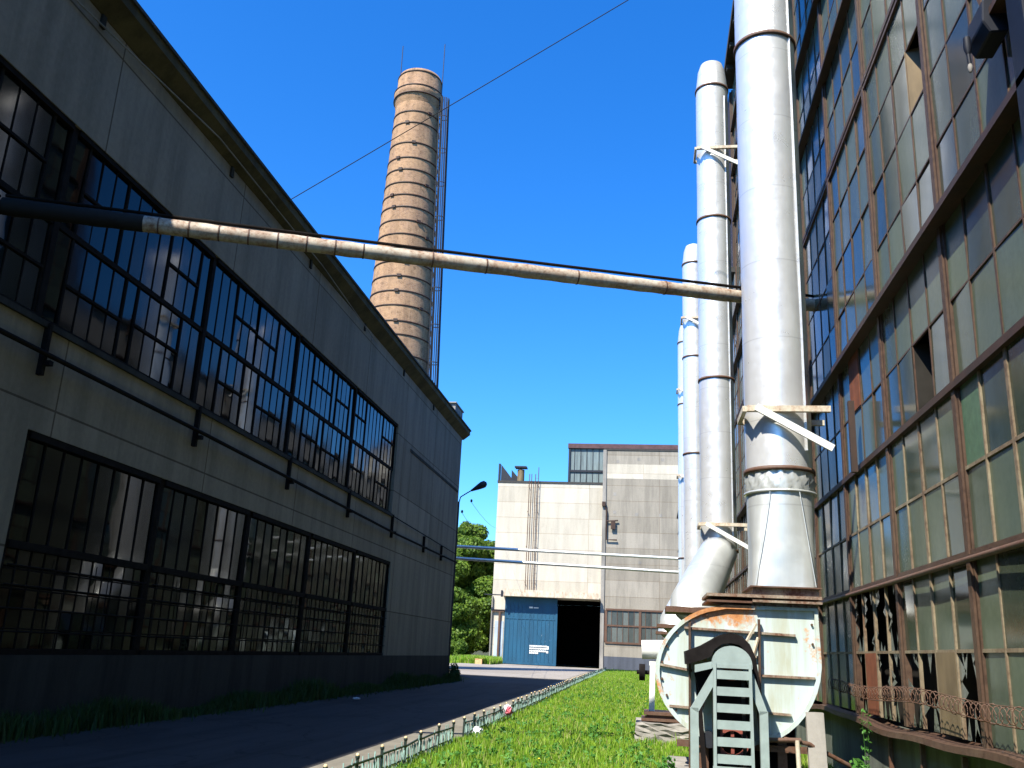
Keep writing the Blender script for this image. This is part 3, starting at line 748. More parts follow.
while z < 46: b.tube([lad(z, .22, -.3), lad(z, .22, .3)], .02, 4, False); z += .45
for off, lat in ((.42, -.40), (.55, -.42), (.68, -.36), (.8, -.28), (.9, -.15), (.95, 0), (.9, .15), (.8, .28), (.55, .42)): b.tube([lad(z, off, lat) for z in range(7, 47, 3)], .042, 4)
z = 7.0
while z < 46.5:
    b.tube([lad(z, .22, -.3), lad(z, .55, -.42), lad(z, .8, -.28), lad(z, .95, 0), lad(z, .8, .28), lad(z, .55, .42), lad(z, .22, .3)], .04, 4, False)
    b.tube([lad(z, 0, 0), lad(z, .22, 0)], .03, 4, False); z += 3.1
b.build('caged_ladder', 'dark_metal', CH)
for (x, y, z1) in ((CX-1.45, CY-1.0, 51.0), (CX+1.95, CY+.1, 51.8)):
    b = MB(); b.tube([(x, y, 46.6), (x-.05, y, z1)], .035, 5); b.build('lightning_rod', 'dark_metal', CH)

# ================================================================== DUCTS AND FANS
def ring(parent, cx, cy, z, r, mat='rust_steel', h=.06):
    b = MB(); b.lathe(cx, cy, [(r-.005, z-h/2), (r+.03, z-h/2), (r+.03, z+h/2), (r-.005, z+h/2)], 48, cap=False); b.build('flange', mat, parent)
def wall_bracket(parent, cx, cy, z, r):
    k = thing_part = MB(); y = cy - r - .05
    k.beam((cx - r - .02, y, z), (2.56, y, z), .08, .085); k.beam((cx - r - .05, y, z), (cx - r - .05, cy + r*.6, z), .06, .08)
    k.beam((cx - r - .05, cy + r*.6, z), (2.62, cy + r*.6, z), .06, .08)
    k.build('bracket', 'bracket_paint', parent)
    k = MB(); k.beam((cx - r*.78, y-.06, z+.01), (2.56, y-.06, z-.58), .045, .10); k.build('brace', 'white_paint', parent)
    k = MB(); k.beam((XR-.16, y, z-.9), (XR-.16, y, z+.12), .08, .08); k.build('bracket_post', 'dark_rail', parent)
def dent(mb, cx, cy, r):
    from mathutils import noise as mn
    out = []
    for (x, y, z) in mb.v:
        d = Vector((x-cx, y-cy)); k = 1 + .016*mn.noise(Vector((x*1.7, y*1.7, z*.8))) + .008*mn.noise(Vector((x*5, y*5 + 9, z*2)))
        out.append((cx + d.x*k, cy + d.y*k, z))
    mb.v = out
def duct(cx, cy, r, zb, zt, rings, brks, label, cap):
    D = thing('exhaust_duct', label, 'duct', (cx, cy, 0), 'silver exhaust ducts standing along the glass hall')
    b = MB(); n = int((zt-zb)/.6); prof = []
    n = int((zt-zb)/.2)
    for i in range(n+1): prof.append((r, zb + (zt-zb)*i/n))
    if cap: prof += [(r*.97, zt+.15), (r*.86, zt+.62), (r*.70, zt+.86), (r*.35, zt+.95), (.02, zt+.98)]
    b.lathe(cx, cy, prof, 56, cap=False); dent(b, cx, cy, r); b.build('pipe', 'duct_metal', D)
    b = MB(); b.beam((cx + r*.72, cy - r*.72, zb+.3), (cx + r*.72, cy - r*.72, zt-.4), .03, .02); b.build('seam', 'duct_metal', D)
    for z in rings: ring(D, cx, cy, z, r)
    for z in brks: wall_bracket(D, cx, cy, z, r)
    return D
D1 = duct(1.90, 13.55, .475, 4.22, 19.3, [4.24, 11.45, 18.5], [5.08, 15.8], 'nearest and widest silver duct, rising from the rusty fan housing', True)
b = MB()                                         # creased collar
v = []; n = 56; rc = random.Random(2)
prof = [(.47, 3.93), (.485, 3.97), (.475, 4.03), (.49, 4.10), (.47, 4.16), (.478, 4.21)]
for i, (r, z) in enumerate(prof):
    for k in range(n):
        a = 2*math.pi*k/n; q = r + (.022*math.sin(k*1.9 + i*1.3) if 0 < i < 5 else 0); v.append((1.90 + q*math.cos(a), 13.55 + q*math.sin(a), z + (.02*math.sin(k*.9) if 0 < i < 5 else 0)))
b.add(v, [(i*n+k, i*n+(k+1) % n, (i+1)*n+(k+1) % n, (i+1)*n+k) for i in range(len(prof)-1) for k in range(n)], True)
b.build('collar', 'duct_bright', D1)
ring(D1, 1.90, 13.55, 3.92, .48, 'duct_bright', .03)
b = MB(); n = 32; v = []                         # square to round transition
def sq(a, h): 
    c, s_ = math.cos(a), math.sin(a); k = h/max(abs(c), abs(s_)); return c*k, s_*k
for i in range(7):
    t = i/6; z = 2.58 + (3.92-2.58)*t; t2 = t
    for k in range(n):
        a = 2*math.pi*(k+.5)/n; x1, y1 = sq(a, .43); x2, y2 = .475*math.cos(a), .475*math.sin(a)
        v.append((1.862 + .038*t2 + x1*(1-t2) + x2*t2, 13.5 + (y1*(1-t2) + y2*t2) + .05*t2, z))
b.add(v, [(i*n+k, i*n+(k+1) % n, (i+1)*n+(k+1) % n, (i+1)*n+k) for i in range(6) for k in range(n)], True)
b.build('transition', 'duct_bright', D1)
b = MB()
for sx in (-1, 1): b.beam((1.862 + sx*.40, 13.062, 2.6), (1.90 + sx*.20, 13.085, 3.9), .010, .006)
b.build('crease', 'duct_bright', D1)

def elbow(D, p0, p1, r0):
    b = MB(); pts = []; p0, p1 = Vector(p0), Vector(p1)
    for i in range(7):
        t = i/6; q = p0.lerp(p1, t); q.x += .0; q.z = p0.z + (p1.z-p0.z)*t
        pts.append(q)
    b.tube([p0 + Vector((0, 0, .12)), p0] + pts[1:] + [p1 + Vector((0, 0, -.1))], [r0]*2 + [r0*(1 + .10*i/6) for i in range(1, 7)] + [r0*1.1], 32, False)
    b.build('elbow', 'duct_bright', D)
spec = [((1.86, 24.7), .47, 4.32, 18.2, [18.15, 13.8, 8.97, 4.32], [15.95, 4.95], 'second silver duct, with a slanting elbow at its foot and a rounded cap', (1.02, 21.0, 2.75)),
        ((1.86, 36.0), .47, 4.5, 17.4, [17.4, 13.3, 9.3, 4.5], [14.9], 'third silver duct, mostly hidden, its capped top showing beside the second duct', (.95, 32.5, 2.75)),
        ((1.97, 45.5), .47, 4.5, 17.3, [17.2, 13.9, 6.2], [14.6, 10.2], 'farthest and thinnest-looking silver duct at the left edge of the row', (1.0, 42.0, 2.75))]
DS = []
for (cx, cy), r, zb, zt, rg_, bk, lb, foot in spec:
    D = duct(cx, cy, r, zb, zt, rg_, bk, lb, True); elbow(D, (cx, cy, zb), foot, r); DS.append(foot)
    b = MB(); b.box(foot[0]-.62, foot[0]+.62, foot[1]-.62, foot[1]+.62, foot[2]-.22, foot[2]-.1); b.build('foot_flange', 'rust_steel', D)

def casing_outline():
    pts = [(1.05, 2.28)]
    pts += [(2.22, 2.29), (2.235, 1.62)]
    for a in range(-5, -62, -8): pts.append((1.15 + 1.085*math.cos(R_(a)), 1.64 + 1.10*math.sin(R_(a))))
    pts += [(1.63, .69), (1.30, .55), (1.0, .52)]
    for a in range(250, 104, -7): pts.append((1.16 + 1.01*math.cos(R_(a)), 1.42 + .86*math.sin(R_(a))))
    return pts
OUT = casing_outline()
def make_fan(label):
    F = thing('centrifugal_fan', label, 'fan', (1.2, 13.0, 0), 'centrifugal fans at the feet of the ducts')
    c = MB(); c.prism_y(OUT, 13.0, 14.0); c.build('casing', 'casing_paint', F)
    # rolled rim
    n = len(OUT); v = []; cx, cz = 1.2, 1.5
    for (x, z) in OUT:
        d = Vector((x-cx, z-cz)).normalized()
        v += [(x + d.x*.002, 12.95, z + d.y*.002), (x + d.x*.035, 12.95, z + d.y*.035), (x + d.x*.035, 13.06, z + d.y*.035), (x - d.x*.02, 12.95, z - d.y*.02), (x - d.x*.02, 12.995, z - d.y*.02)]
    f = []
    for i in range(n):
        j = (i+1) % n; o, p = i*5, j*5
        f += [(o, o+1, p+1, p), (o+1, o+2, p+2, p+1), (o, p, p+3, o+3), (o+3, p+3, p+4, o+4)]
    rim = MB(); rim.add(v, f); rim.build('rim', 'casing_paint', F)
    # outlet frame
    o = MB(); o.box(.80, 2.30, 12.88, 14.1, 2.42, 2.46); o.box(1.40, 2.30, 12.86, 14.1, 2.36, 2.39); o.box(1.42, 2.28, 12.97, 14.05, 2.461, 2.56); o.box(1.40, 2.24, 12.99, 14.0, 2.30, 2.419); o.build('outlet_flange', 'flange_rust', F)
    o = MB(); o.box(1.38, 2.31, 12.90, 14.1, 2.561, 2.58); o.build('outlet_gasket', 'rust_steel', F)
    o = MB(); o.box(.80, 1.398, 12.90, 14.05, 2.345, 2.372); o.build('outlet_frame', 'rust_steel', F)
    # stiffeners
    for (x0, z0, x1, z1) in ((.50, 1.99, 1.95, 1.95), (1.50, 1.42, 2.18, 1.42), (.30, .98, .60, .97), (1.50, .96, 1.86, .95), (.18, 1.50, .60, 1.44), (1.36, 1.66, 1.5, 1.65)):
        s = MB(); s.beam((x0, 12.965, z0), (x1, 12.965, z1), .05, .03); s.build('stiffener', 'flange_rust', F)
    for (x0, z0, x1, z1) in ((.57, 2.06, .56, .05), (1.48, 2.14, 1.46, .55)):
        s = MB(); s.beam((x0, 12.93, z0), (x1, 12.93, z1), .03, .05); s.build('upright', 'rust_frame', F)
    for (x0, z0, x1, z1) in ((1.44, 2.08, 1.25, 1.75), (1.46, 1.9, 1.36, 1.60)):
        s = MB(); s.beam((x0, 12.90, z0), (x1, 12.80, z1), .03, .03); s.build('stay', 'bracket_paint', F)
    # belt guard: a tall louvred box with a rounded head, leaning on splayed legs
    BG = MB(); xc = 1.055; hw = .245
    for sx in (-1, 1): BG.beam((xc + sx*(hw-.018), 12.2, .0), (xc + sx*(hw-.03), 12.2, 1.56), .036, .10, (0, 1, 0))
    BG.box(xc-hw, xc+hw, 12.16, 12.24, 1.50, 1.545)
    z = 1.42
    while z > .36: BG.box(xc-hw+.036, xc+hw-.036, 12.165, 12.19, z-.052, z+.052); z -= .196
    BG.box(xc-hw-.01, xc+hw+.01, 12.10, 12.13, -.02, .36)
    g = BG.build('belt_guard', 'guard_paint', F)
    hd = MB(); ol = [(xc + hw*math.cos(R_(a)), 1.545 + .225*math.sin(R_(a))) for a in range(0, 181, 12)]; hd.prism_y(ol, 12.17, 12.62); hd.build('guard_head', 'guard_paint', g)
    ins = MB(); ins.box(xc-hw+.02, xc+hw-.02, 12.42, 12.60, .5, 1.54); ins.build('guard_back', 'hood_metal', g)
    bd = MB()
    bd.box(xc-.19, xc-.15, 12.28, 12.31, .3, 1.5); bd.box(xc+.12, xc+.16, 12.28, 12.31, .3, 1.5); bd.build('drive_belt', 'wire_black', g)
    for sx, xa, xb in ((-1, .90, .59), (1, 1.24, 1.43)):
        L = MB(); z0 = 1.50; L.beam((xa, 12.27, z0), (xb, 12.27, .98), .10, .08, (0, 1, 0)); L.beam((xb, 12.27, 1.01), (xb, 12.27, 0), .10, .08, (0, 1, 0)); L.build('support_leg', 'guard_paint', F)
    for sx, x0, x1 in ((-1, .66, .75), (1, 1.42, 1.5)):
        L = MB(); L.beam((x0, 12.8, 1.4), (x1, 12.8, .02), .06, .06, (0, 1, 0)); L.build('rear_leg', 'hood_metal', F)
    # flat arm plate left of the guard
    P = MB(); P.prism_y([(.60, 1.43), (.86, 1.50), (.86, 1.58), (.60, 1.52)], 12.25, 12.29); P.build('arm_plate', 'guard_paint', F)
    P = MB(); P.prism_y([(.60, 1.44), (.86, 1.5), (.72, .98)], 12.55, 12.60); P.build('gusset', 'hood_metal', F)
    # curved hood over the shaft
    top = [(.49, 1.68), (.70, 1.765), (.83, 1.84), (.93, 1.905), (1.06, 1.93), (1.19, 1.90), (1.29, 1.80), (1.355, 1.65), (1.39, 1.42), (1.41, 1.18)]
    low = [(.50, 1.52), (.70, 1.585), (.81, 1.63), (.85, 1.72), (.95, 1.79), (1.06, 1.805), (1.16, 1.785), (1.245, 1.71), (1.29, 1.60), (1.33, 1.40), (1.375, 1.18)]
    Hd = MB(); Hd.prism_y(top + low[::-1], 12.30, 12.94); Hd.build('hood', 'hood_metal', F)
    bolts = [(x_, 12.93, 2.325) for x_ in (1.5, 1.7, 1.9, 2.1)] + [(1.16 + .965*math.cos(R_(a)), 12.99, 1.42 + .815*math.sin(R_(a))) for a in range(112, 250, 15)] + [(2.17, 12.99, z_) for z_ in (2.1, 1.85)]
    for (x_, y_, z_) in bolts:
        q = MB(); q.tube([(x_, y_ + .012, z_), (x_, y_ - .022, z_)], .016, 6, True, False); q.build('bolt', 'rust_steel', F)
    # pulleys and shaft
    for (z, r, mt) in ((.62, .195, 'pulley_red'), (1.50, .15, 'pulley_red')):
        P = MB(); v = []; n = 28
        for k in range(n):
            a = 2*math.pi*k/n; c_, s_ = math.cos(a), math.sin(a)
            for (rr_, y) in ((r, 12.30), (r, 12.40), (r*.72, 12.40), (r*.72, 12.30)): v.append((xc + rr_*c_, y, z + rr_*s_))
        P.add(v, [(k*4+q, k*4+(q+1) % 4, ((k+1) % n)*4+(q+1) % 4, ((k+1) % n)*4+q) for k in range(n) for q in range(4)], False)
        P.tube([(xc, 12.3, z), (xc, 12.95 if z > 1 else 12.8, z)], .035, 10); P.beam((xc-r*.8, 12.35, z), (xc+r*.8, 12.35, z), .04, .04); P.beam((xc, 12.35, z-r*.8), (xc, 12.35, z+r*.8), .04, .04)
        P.build('pulley', mt, F)
    # motor on its concrete footing
    M_ = MB(); M_.tube([(.80, 12.8, .60), (.80, 13.0, .60)], .10, 16); M_.tube([(xc, 12.6, .48), (xc, 12.95, .48)], .16, 20); M_.box(xc-.2, xc+.2, 12.6, 12.95, .22, .32); M_.build('motor', 'dark_metal', F)
    bx = MB(); bx.box(.62, 1.95, 13.3, 14.4, .221, .80); bx.build('shade_backing', 'hood_metal', F)  # dark box added in place of the shade behind the guard
    ft = MB(); ft.box(.30, 2.0, 12.7, 14.5, -.02, .22); ft.build('footing', 'old_concrete', F, bevel=.02)
    ft = MB()
    for x in (.75, 1.75): ft.box(x-.06, x+.06, 13.1, 13.95, .22, .60)
    ft.box(.4, 2.1, 13.05, 13.13, .48, .56); ft.build('stand', 'rust_steel', F)
    return F
F1 = make_fan('nearest fan housing, pale green with rust, a slatted belt guard in front')
def copy_tree(o, parent=None):
    c = o.copy(); COL.objects.link(c); c.parent = parent
    for ch in list(o.children): copy_tree(ch, c)
    return c
for (fx, fy, fz), lab in zip(DS, ('second fan housing, hidden behind the nearest one, below the slanting duct elbow', 'third fan housing along the hall, hidden behind the second', 'farthest fan housing along the hall at the last duct')):
    f = copy_tree(F1); f.location = (fx - .55 + 1.2 - .75, fy + .1, 0); f['label'] = lab
    f.location.x = fx - 1.90 + 1.2 + .55; f.location.y = fy - .55
    f.location.x = fx + .25

# second fan's blower intake that shows left of the first housing
MU = thing('motor_unit', 'white cylinder motor on a steel stand and rubble footing left of the nearest fan', 'motor', (.1, 19.3, 0))
b = MB(); b.tube([(-.10, 19.6, 1.72), (.75, 19.6, 1.76)], .185, 24); b.build('drum', 'white_paint', MU)
b = MB(); b.tube([(-.15, 19.5, 1.28), (-.03, 19.5, 1.28)], .16, 20); b.tube([(-.2, 19.5, 1.28), (.5, 19.5, 1.28)], .04, 8); b.build('pulley', 'hood_metal', MU)
b = MB(); b.beam((.12, 19.35, 1.5), (.10, 19.35, .42), .11, .09); b.beam((.7, 19.35, 1.5), (.7, 19.35, .42), .11, .09); b.beam((.05, 19.35, 1.46), (.8, 19.35, 1.46), .08, .08); b.build('stand', 'white_paint', MU)
b = MB(); b.box(-.05, .95, 19.05, 19.9, .50, .56); b.box(-.10, .95, 19.0, 19.9, .39, .44); b.box(0, .95, 19.1, 19.8, .44, .5); b.build('bed_frame', 'rust_steel', MU)
bm = bmesh.new(); bmesh.ops.create_cube(bm, size=1); bmesh.ops.subdivide_edges(bm, edges=bm.edges[:], cuts=7, use_grid_fill=True)
for v in bm.verts: v.co = Vector((.39 + v.co.x*1.18, 19.47 + v.co.y*1.45, .17 + v.co.z*.38)) + Vector([random.uniform(-.028, .028) for _ in range(3)])
b = MB(); bm.verts.index_update(); b.add([v.co[:] for v in bm.verts], [[v.index for v in f.verts] for f in bm.faces]); bm.free()
b.build('footing', 'old_concrete', MU)
# loose things under the nearest fan
b = MB(); b.prism_x([(12.75, -.02), (12.85, -.02), (13.02, 1.0), (12.92, 1.0)], 2.04, 2.26)
tag(b.build('concrete_slab', 'old_concrete'), 'narrow grey slab leaning upright in the gap right of the nearest fan', 'slab')
b = MB(); b.tube([(1.75, 12.9, .66), (2.05, 12.85, .62), (2.9, 13.2, .22)], .028, 8); b.tube([(1.50, 12.8, .64), (1.95, 12.82, .66)], .03, 8)
tag(b.build('bent_pipe', 'rust_steel'), 'thin bent pipe beside the foot of the nearest fan', 'pipe')
b = MB(); b.tube([(1.92, 12.8, 0), (1.90, 12.8, .66)], .03, 8)
tag(b.build('short_post', 'bracket_paint'), 'short pale steel post under the right edge of the nearest fan', 'post')

# ================================================================== PIPES AND WIRES
PT = thing('overhead_pipe', 'thick lagged pipe crossing the road high up from the shaded hall to the glass hall', 'pipe', (-3.4, 14, 0))
A, B_ = Vector((-9.85, 11.45, 7.78)), Vector((3.08, 16.25, 7.90))
b = MB(); n = 60; pts = []; rs = []; rp = random.Random(8)
for i in range(n+1):
    t = i/n; pts.append(A.lerp(B_, t) + Vector((0, 0, -.02*math.sin(math.pi*t)))); rs.append(.135 - .025*t + rp.uniform(-.006, .006))
b.tube(pts[9:], rs[9:], 20); b.build('lagging', 'pipe_lagging', PT)
b = MB(); b.tube(pts[:10], [q_*1.03 for q_ in rs[:10]], 20); b.build('shadowed_lagging', 'wire_black', PT)  # left end coloured black to stand in for the hall roof's shadow
b = MB()
for i in list(range(10, 26, 2)) + [29, 33, 40, 47, 54]:
    p = pts[i]; d = (B_-A).normalized(); b = MB(); b.tube([p - d*.012, p + d*.012], rs[i] + .008, 16, False); b.build('strap', 'rust_steel', PT)
b = MB(); b.tube([p + Vector((0, .02, .19)) for p in pts[::5]], .028, 8)
for i in range(5, n, 12): b.beam(pts[i] + Vector((0, 0, .08)), pts[i] + Vector((0, .02, .2)), .025)
b.build('conduit', 'dark_frame', PT)
def wirebetween(name, a, c, sag, r, lab, cat='cable', mat='wire_black', group=None):
    a, c = Vector(a), Vector(c); b = MB()
    b.tube([a.lerp(c, i/16) - Vector((0, 0, sag*4*(i/16)*(1-i/16))) for i in range(17)], r, 5)
    return tag(b.build(name, mat), lab, cat, group)
wirebetween('overhead_wire', (-9.42, 20.8, 12.80), (2.95, 19.7, 19.9), .02, .012, 'single black wire rising across the sky from the shaded hall roof past the chimney')
wirebetween('overhead_wire', (-9.25, 47.3, 9.0), (-17.3, 104.9, 15.0), .3, .010, 'upper thin wire from the street lamp arm to the pale block')
wirebetween('overhead_wire', (-9.7, 47.3, 8.4), (-17.3, 104.9, 12.0), .3, .010, 'lower thin wire from the lamp pole to the pale block')
for z0, z1, lab in ((7.02, 6.72, 'upper of two parallel silver pipes crossing in front of the pale block'), (6.38, 5.98, 'lower of two parallel silver pipes crossing in front of the pale block')):
    b = MB(); b.tube([(-14, 51.0, z0+.08), (3.0, 51.0, z1)], .085, 12)
    tag(b.build('crossing_pipe', 'duct_bright'), lab, 'pipe', 'parallel pipes crossing the road')

# ================================================================== LAMPS
SLp = thing('street_lamp', 'dark street lamp with a slanting arm at the far corner of the shaded hall', 'street lamp', (-9.95, 47.4, 0))
b = MB(); b.tube([(-9.95, 47.4, 0), (-9.93, 47.4, 9.0)], [.07, .05], 10); b.build('pole', 'dark_metal', SLp)
b = MB(); b.tube([(-9.93, 47.4, 8.9), (-9.85, 47.4, 9.25), (-9.5, 47.4, 9.48), (-9.2, 47.4, 9.66)], .032, 8); b.build('arm', 'dark_metal', SLp)
b = MB(); b.tube([(-9.3, 47.4, 9.60), (-9.15, 47.4, 9.68), (-8.95, 47.4, 9.79), (-8.72, 47.4, 9.92), (-8.58, 47.4, 9.98), (-8.48, 47.4, 10.0)], [.05, .085, .14, .19, .18, .08], 14); b.build('lamp_head', 'dark_metal', SLp)
b = MB(); b.lathe(-9.25, 47.4, [(.03, 8.98), (.06, 9.02), (.06, 9.1), (.03, 9.14)], 8); b.lathe(-9.7, 47.3, [(.03, 8.38), (.06, 8.42), (.06, 8.5), (.03, 8.54)], 8); b.build('insulator', 'dark_metal', SLp)

BX = thing('steel_box_column', 'dark navy steel column with a faceted hanging box high on the glass wall', 'equipment', (2.8, 7.1, 6.2))
b = MB(); b.box(2.84, 2.95, 6.40, 6.69, 5.40, 12.0); b.build('column', 'navy_metal', BX, bevel=.01)
b = MB(); b.prism_y([(2.745, 6.82), (2.80, 6.71), (2.945, 6.71), (2.945, 7.14), (2.86, 7.17), (2.76, 7.02)], 6.92, 7.30); b.build('hanging_box', 'navy_metal', BX, bevel=.012)
b = MB(); b.beam((2.84, 7.15, 7.16), (2.80, 7.3, 7.62), .02, .03); b.box(2.80, 2.945, 6.7, 6.915, 6.88, 6.94); b.build('hanger', 'rust_frame', BX)
b = MB(); b.lathe(2.71, 7.2, [(.02, 6.70), (.035, 6.76), (.03, 6.86)], 12); b.tube([(2.71, 7.2, 6.70), (2.715, 7.2, 6.60)], .018, 8); b.build('socket', 'navy_metal', BX)
b = MB(); b.lathe(2.715, 7.2, [(.010, 6.52), (.018, 6.535), (.021, 6.57), (.015, 6.60)], 12); b.build('insulator', 'old_concrete', BX)

# ================================================================== FENCE
FN = thing('low_fence', 'ankle-high black metal fence with teal infill and pale knobs edging the grass', 'fence', (-3.25, 11, 0))
def fxy(y): return -3.25 if y < 20 else (-3.25 - (y-20)*.0105 if y < 60 else -3.67 - (y-60)*.006)
ys = []; y = 8.6
while y < 92 and len(ys) < 88: ys.append(y); y += 1.08 if y < 60 else 1.15
rf = random.Random(9); info = []
for i, y in enumerate(ys):
    x = fxy(y) + rf.uniform(-.015, .015); h = .37 + rf.uniform(-.02, .015); tl = rf.uniform(-.02, .02); info.append((x, y, h, tl))
    b = MB(); b.beam((x, y, -.05), (x+tl, y+tl, h-.03), .032, .032); b.lathe(x+tl, y+tl, [(.012, h-.035), (.026, h-.02), (.028, h), (.018, h+.018), (.003, h+.024)], 8)
    o = b.build('post', 'rail_dark_green', FN)
    if y < 60:
        c = MB(); c.lathe(x+tl, y+tl, [(.020, h+.004), (.024, h+.016), (.014, h+.032), (.002, h+.036)], 8); c.build('knob', 'cap_paint', o)
rails = MB(); pk = MB(); npk = 0
for i in range(len(info)-1):
    (x0, y0, h0, t0), (x1, y1, h1, t1) = info[i], info[i+1]
    if i == 7: rails.build('rail', 'rail_dark_green', FN); rails = MB()
    if i == 7: continue                                         # a panel is missing here
    s0 = rf.uniform(-.02, .02)
    rails.beam((x0+t0, y0, h0-.085+s0), (x1+t1, y1, h1-.085-s0), .022, .022)
    if y0 < 60: rails.beam((x0, y0, .10), (x1, y1, .10), .018, .018)
    n = 17 if y0 < 40 else 6
    for k in range(n):
        t = (k+.5)/n; xx = x0 + (x1-x0)*t; yy = y0 + (y1-y0)*t; top = h0 - .10 + rf.uniform(-.03, .01) + (.09 if rf.random() < .18 else 0)
        npk += 1; qk = MB() if npk <= 100 else pk
        qk.beam((xx + rf.uniform(-.02, .02), yy, 0), (xx + rf.uniform(-.02, .02), yy + rf.uniform(-.05, .05), top), .014 if y0 < 40 else .03, .010)
        if npk <= 100: qk.build('picket', 'picket_teal', FN)
rails.build('rail', 'rail_dark_green', FN); struct(pk.build('picket', 'picket_teal', FN), 'stuff')

# ================================================================== PLANTS
def tree(x, y, h, rx, seed, label, mat='tree_leaf', z0=1.0, dens=560, leaf=.22):
    r = random.Random(seed + 3)
    T = thing('broadleaf_tree', label, 'tree', (x, y, 0), 'trees beyond the shaded hall')
    b = MB(); top = Vector((x + r.uniform(-.3, .3), y, h*.75))
    b.tube([(x, y, -.1), (x + .1, y, h*.25), (x - .1, y, h*.5), top], [.32, .26, .17, .05], 10)
    cl = []
    for i in range(80):
        t = r.uniform(.02, 1); zc = z0 + (h - z0)*t; k = math.sin(math.pi*min(1, .18 + t*.80))**.7
        a = r.uniform(0, 2*math.pi); d = r.uniform(.15, 1.0)*rx*k
        c = (x + d*math.cos(a), y + d*math.sin(a), zc); s = rx*r.uniform(.13, .36)*(.75 + .4*k)
        cl.append((c, (s, s, s*.72)))
        if i % 3 == 0: b.tube([(x, y, zc*.7), ((x+c[0])/2, (y+c[1])/2, zc*.88), c], [.09, .05, .015], 6)
    b.build('trunk', 'bark', T)
    leafy('crown', cl, dens, leaf, mat, seed, T)
    return T
tree(-24.6, 124, 17.6, 6.0, 21, 'tall leafy tree directly left of the pale block, sunlit at its top')
tree(-30.5, 118, 15, 5.0, 22, 'tree half hidden behind the corner of the shaded hall, left of the tall one')
tree(-21.0, 134, 15.5, 4.0, 23, 'tree tucked behind the left edge of the pale block')
tree(-24.0, 110, 9.5, 4.0, 25, 'low bushy tree in front of the tall one, near the yard')
tree(-38.0, 130, 17, 6.0, 24, 'broad tree farthest left behind the shaded hall')
def bush(x, y, r, seed, label, mat='dark_leaf', leaf=.06, group=None, h=None):
    B = thing('bush', label, 'bush', (x, y, 0), group); q = random.Random(seed); h = h or r*1.4
    s = MB(); cl = []
    for i in range(9):
        a = q.uniform(0, 6.28); d = q.uniform(0, .6)*r; c = (x + d*math.cos(a), y + d*math.sin(a), h*q.uniform(.3, .9))
        s.tube([(x, y, -.05), (x + (c[0]-x)*.5, y + (c[1]-y)*.5, c[2]*.6), c], [.025, .015, .005], 5); cl.append((c, (r*.45, r*.45, h*.33)))
    s.build('stems', 'bark', B); leafy('foliage', cl, 2600, leaf, mat, seed, B)
bush(-9.62, 47.5, .5, 31, 'dark shaded bush at the far bottom corner of the shaded hall')
bush(-20.3, 101.5, 1.4, 32, 'bright green bush at the yard edge left of the pale block', 'tree_leaf', .12)
def weed(x, y, h, seed, label, mat='weed_leaf', nst=7, leaf=.03, group='weeds growing by the fan'):
    W_ = thing('weed', label, 'weed', (x, y, 0), group); q = random.Random(seed); s = MB(); cl = []
    for i in range(nst):
        a = q.uniform(0, 6.28); hh = h*q.uniform(.6, 1); dx, dy = math.cos(a)*h*.28*q.random(), math.sin(a)*h*.28*q.random()
        s.tube([(x, y, -.02), (x+dx*.6, y+dy*.6, hh*.6), (x+dx, y+dy, hh)], [.006, .004, .002], 4)
        for k in range(9):
            t = .2 + .8*k/8; cl.append(((x+dx*t, y+dy*t, hh*t), (.045, .045, .03)))
    s.build('stems', mat, W_); leafy('leaves', cl, -5, leaf, mat, seed, W_, .4)
weed(2.55, 12.3, .55, 41, 'broad-leaved weed in the gap between the nearest fan and the glass hall', leaf=.05)
weed(2.78, 10.4, .50, 42, 'weed growing at the foot of the glass hall wall at the right', leaf=.05)
weed(2.72, 12.7, 1.15, 43, 'tall thin weed stalk rising against the dark wall right of the fan', nst=2, leaf=.028)
weed(.25, 12.2, .42, 44, 'seeding weed in the grass left of the fan legs', nst=9, leaf=.035)
rw = random.Random(77)
WD = []
fl = MB(); lc = []
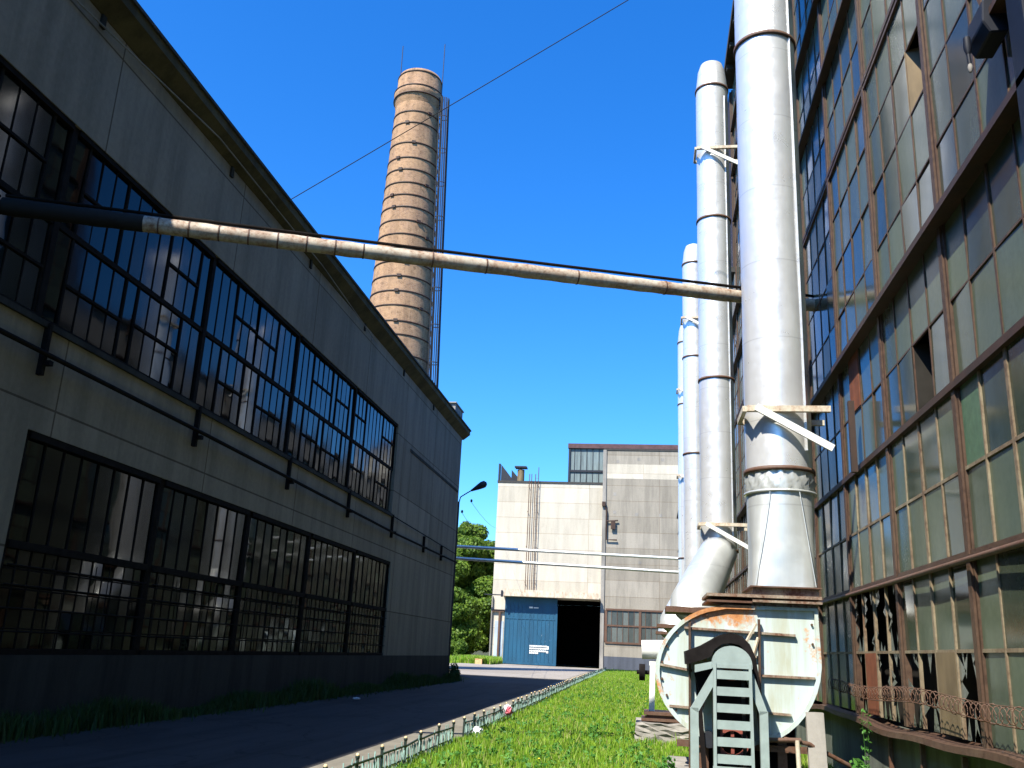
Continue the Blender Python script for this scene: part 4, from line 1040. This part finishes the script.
for i in range(620):
    y = 9*math.exp(rw.uniform(0, math.log(6))); x = rw.uniform(-3.1, 1.0 if y < 12.5 else .1); h = rw.uniform(.08, .22)
    lc.append(((x, y, h*.6), (.07, .07, h*.45)))
    if rw.random() < .02: fl.lathe(x, y, [(.004, h+.03), (.022, h+.04), (.004, h+.05)], 6)
g = leafy('ground_cover', lc, -14, .035, 'weed_leaf', 9, None, .45); struct(g, 'stuff')
g = struct(fl.build('wildflowers', 'flower_yellow'), 'stuff')

# ================================================================== LITTER
def crumple(name, x, y, z, sx, sy, sz, mat, seed, lab):
    bm = bmesh.new(); bmesh.ops.create_icosphere(bm, subdivisions=3, radius=1); q = random.Random(seed)
    for v in bm.verts:
        k = 1 + q.uniform(-.28, .28); v.co = Vector((v.co.x*sx*k, v.co.y*sy*k, v.co.z*sz*k + sz*.8))
    me = bpy.data.meshes.new(name); bm.to_mesh(me); bm.free(); me.materials.append(MAT[mat])
    o = bpy.data.objects.new(name, me); COL.objects.link(o); o.location = (x, y, z); return tag(o, lab, 'litter')
crumple('plastic_bag', -3.12, 17.9, 0, .10, .12, .10, 'plastic_white', 1, 'crumpled white plastic bag caught in the gap of the low fence')
o = crumple('wrapper', -3.20, 22.3, .12, .09, .13, .13, 'plastic_white', 2, 'red and white wrapper stuck on the low fence')
o2 = crumple('print', -3.16, 22.22, .16, .08, .10, .09, 'litter_red', 5, ''); 
del o2['label'], o2['category']; o2.parent = o; o2.matrix_parent_inverse = Matrix.Translation(-Vector(o.location))
crumple('paper_scrap', -8.3, 27, 0, .10, .08, .03, 'plastic_white', 3, 'small pale scrap of paper on the dark road edge')
b = MB(); b.box(-17.3, -16.6, 95.6, 96.2, 0, .5); b.box(-17.34, -16.95, 95.56, 96.24, .5, .53); b.add([(-16.6, 95.6, .5), (-16.6, 96.2, .5), (-16.3, 96.2, .62), (-16.3, 95.6, .62)], [(0, 1, 2, 3)])
o = b.build('carton', 'carton'); tag(o, 'small tan carton lying in the yard left of the blue gate', 'box')

# ------------------------------------------------------------------ render settings
S.render.engine = 'CYCLES'
S.cycles.max_bounces = 6; S.cycles.diffuse_bounces = 3; S.cycles.glossy_bounces = 4; S.cycles.transmission_bounces = 2
S.cycles.caustics_reflective = False; S.cycles.caustics_refractive = False
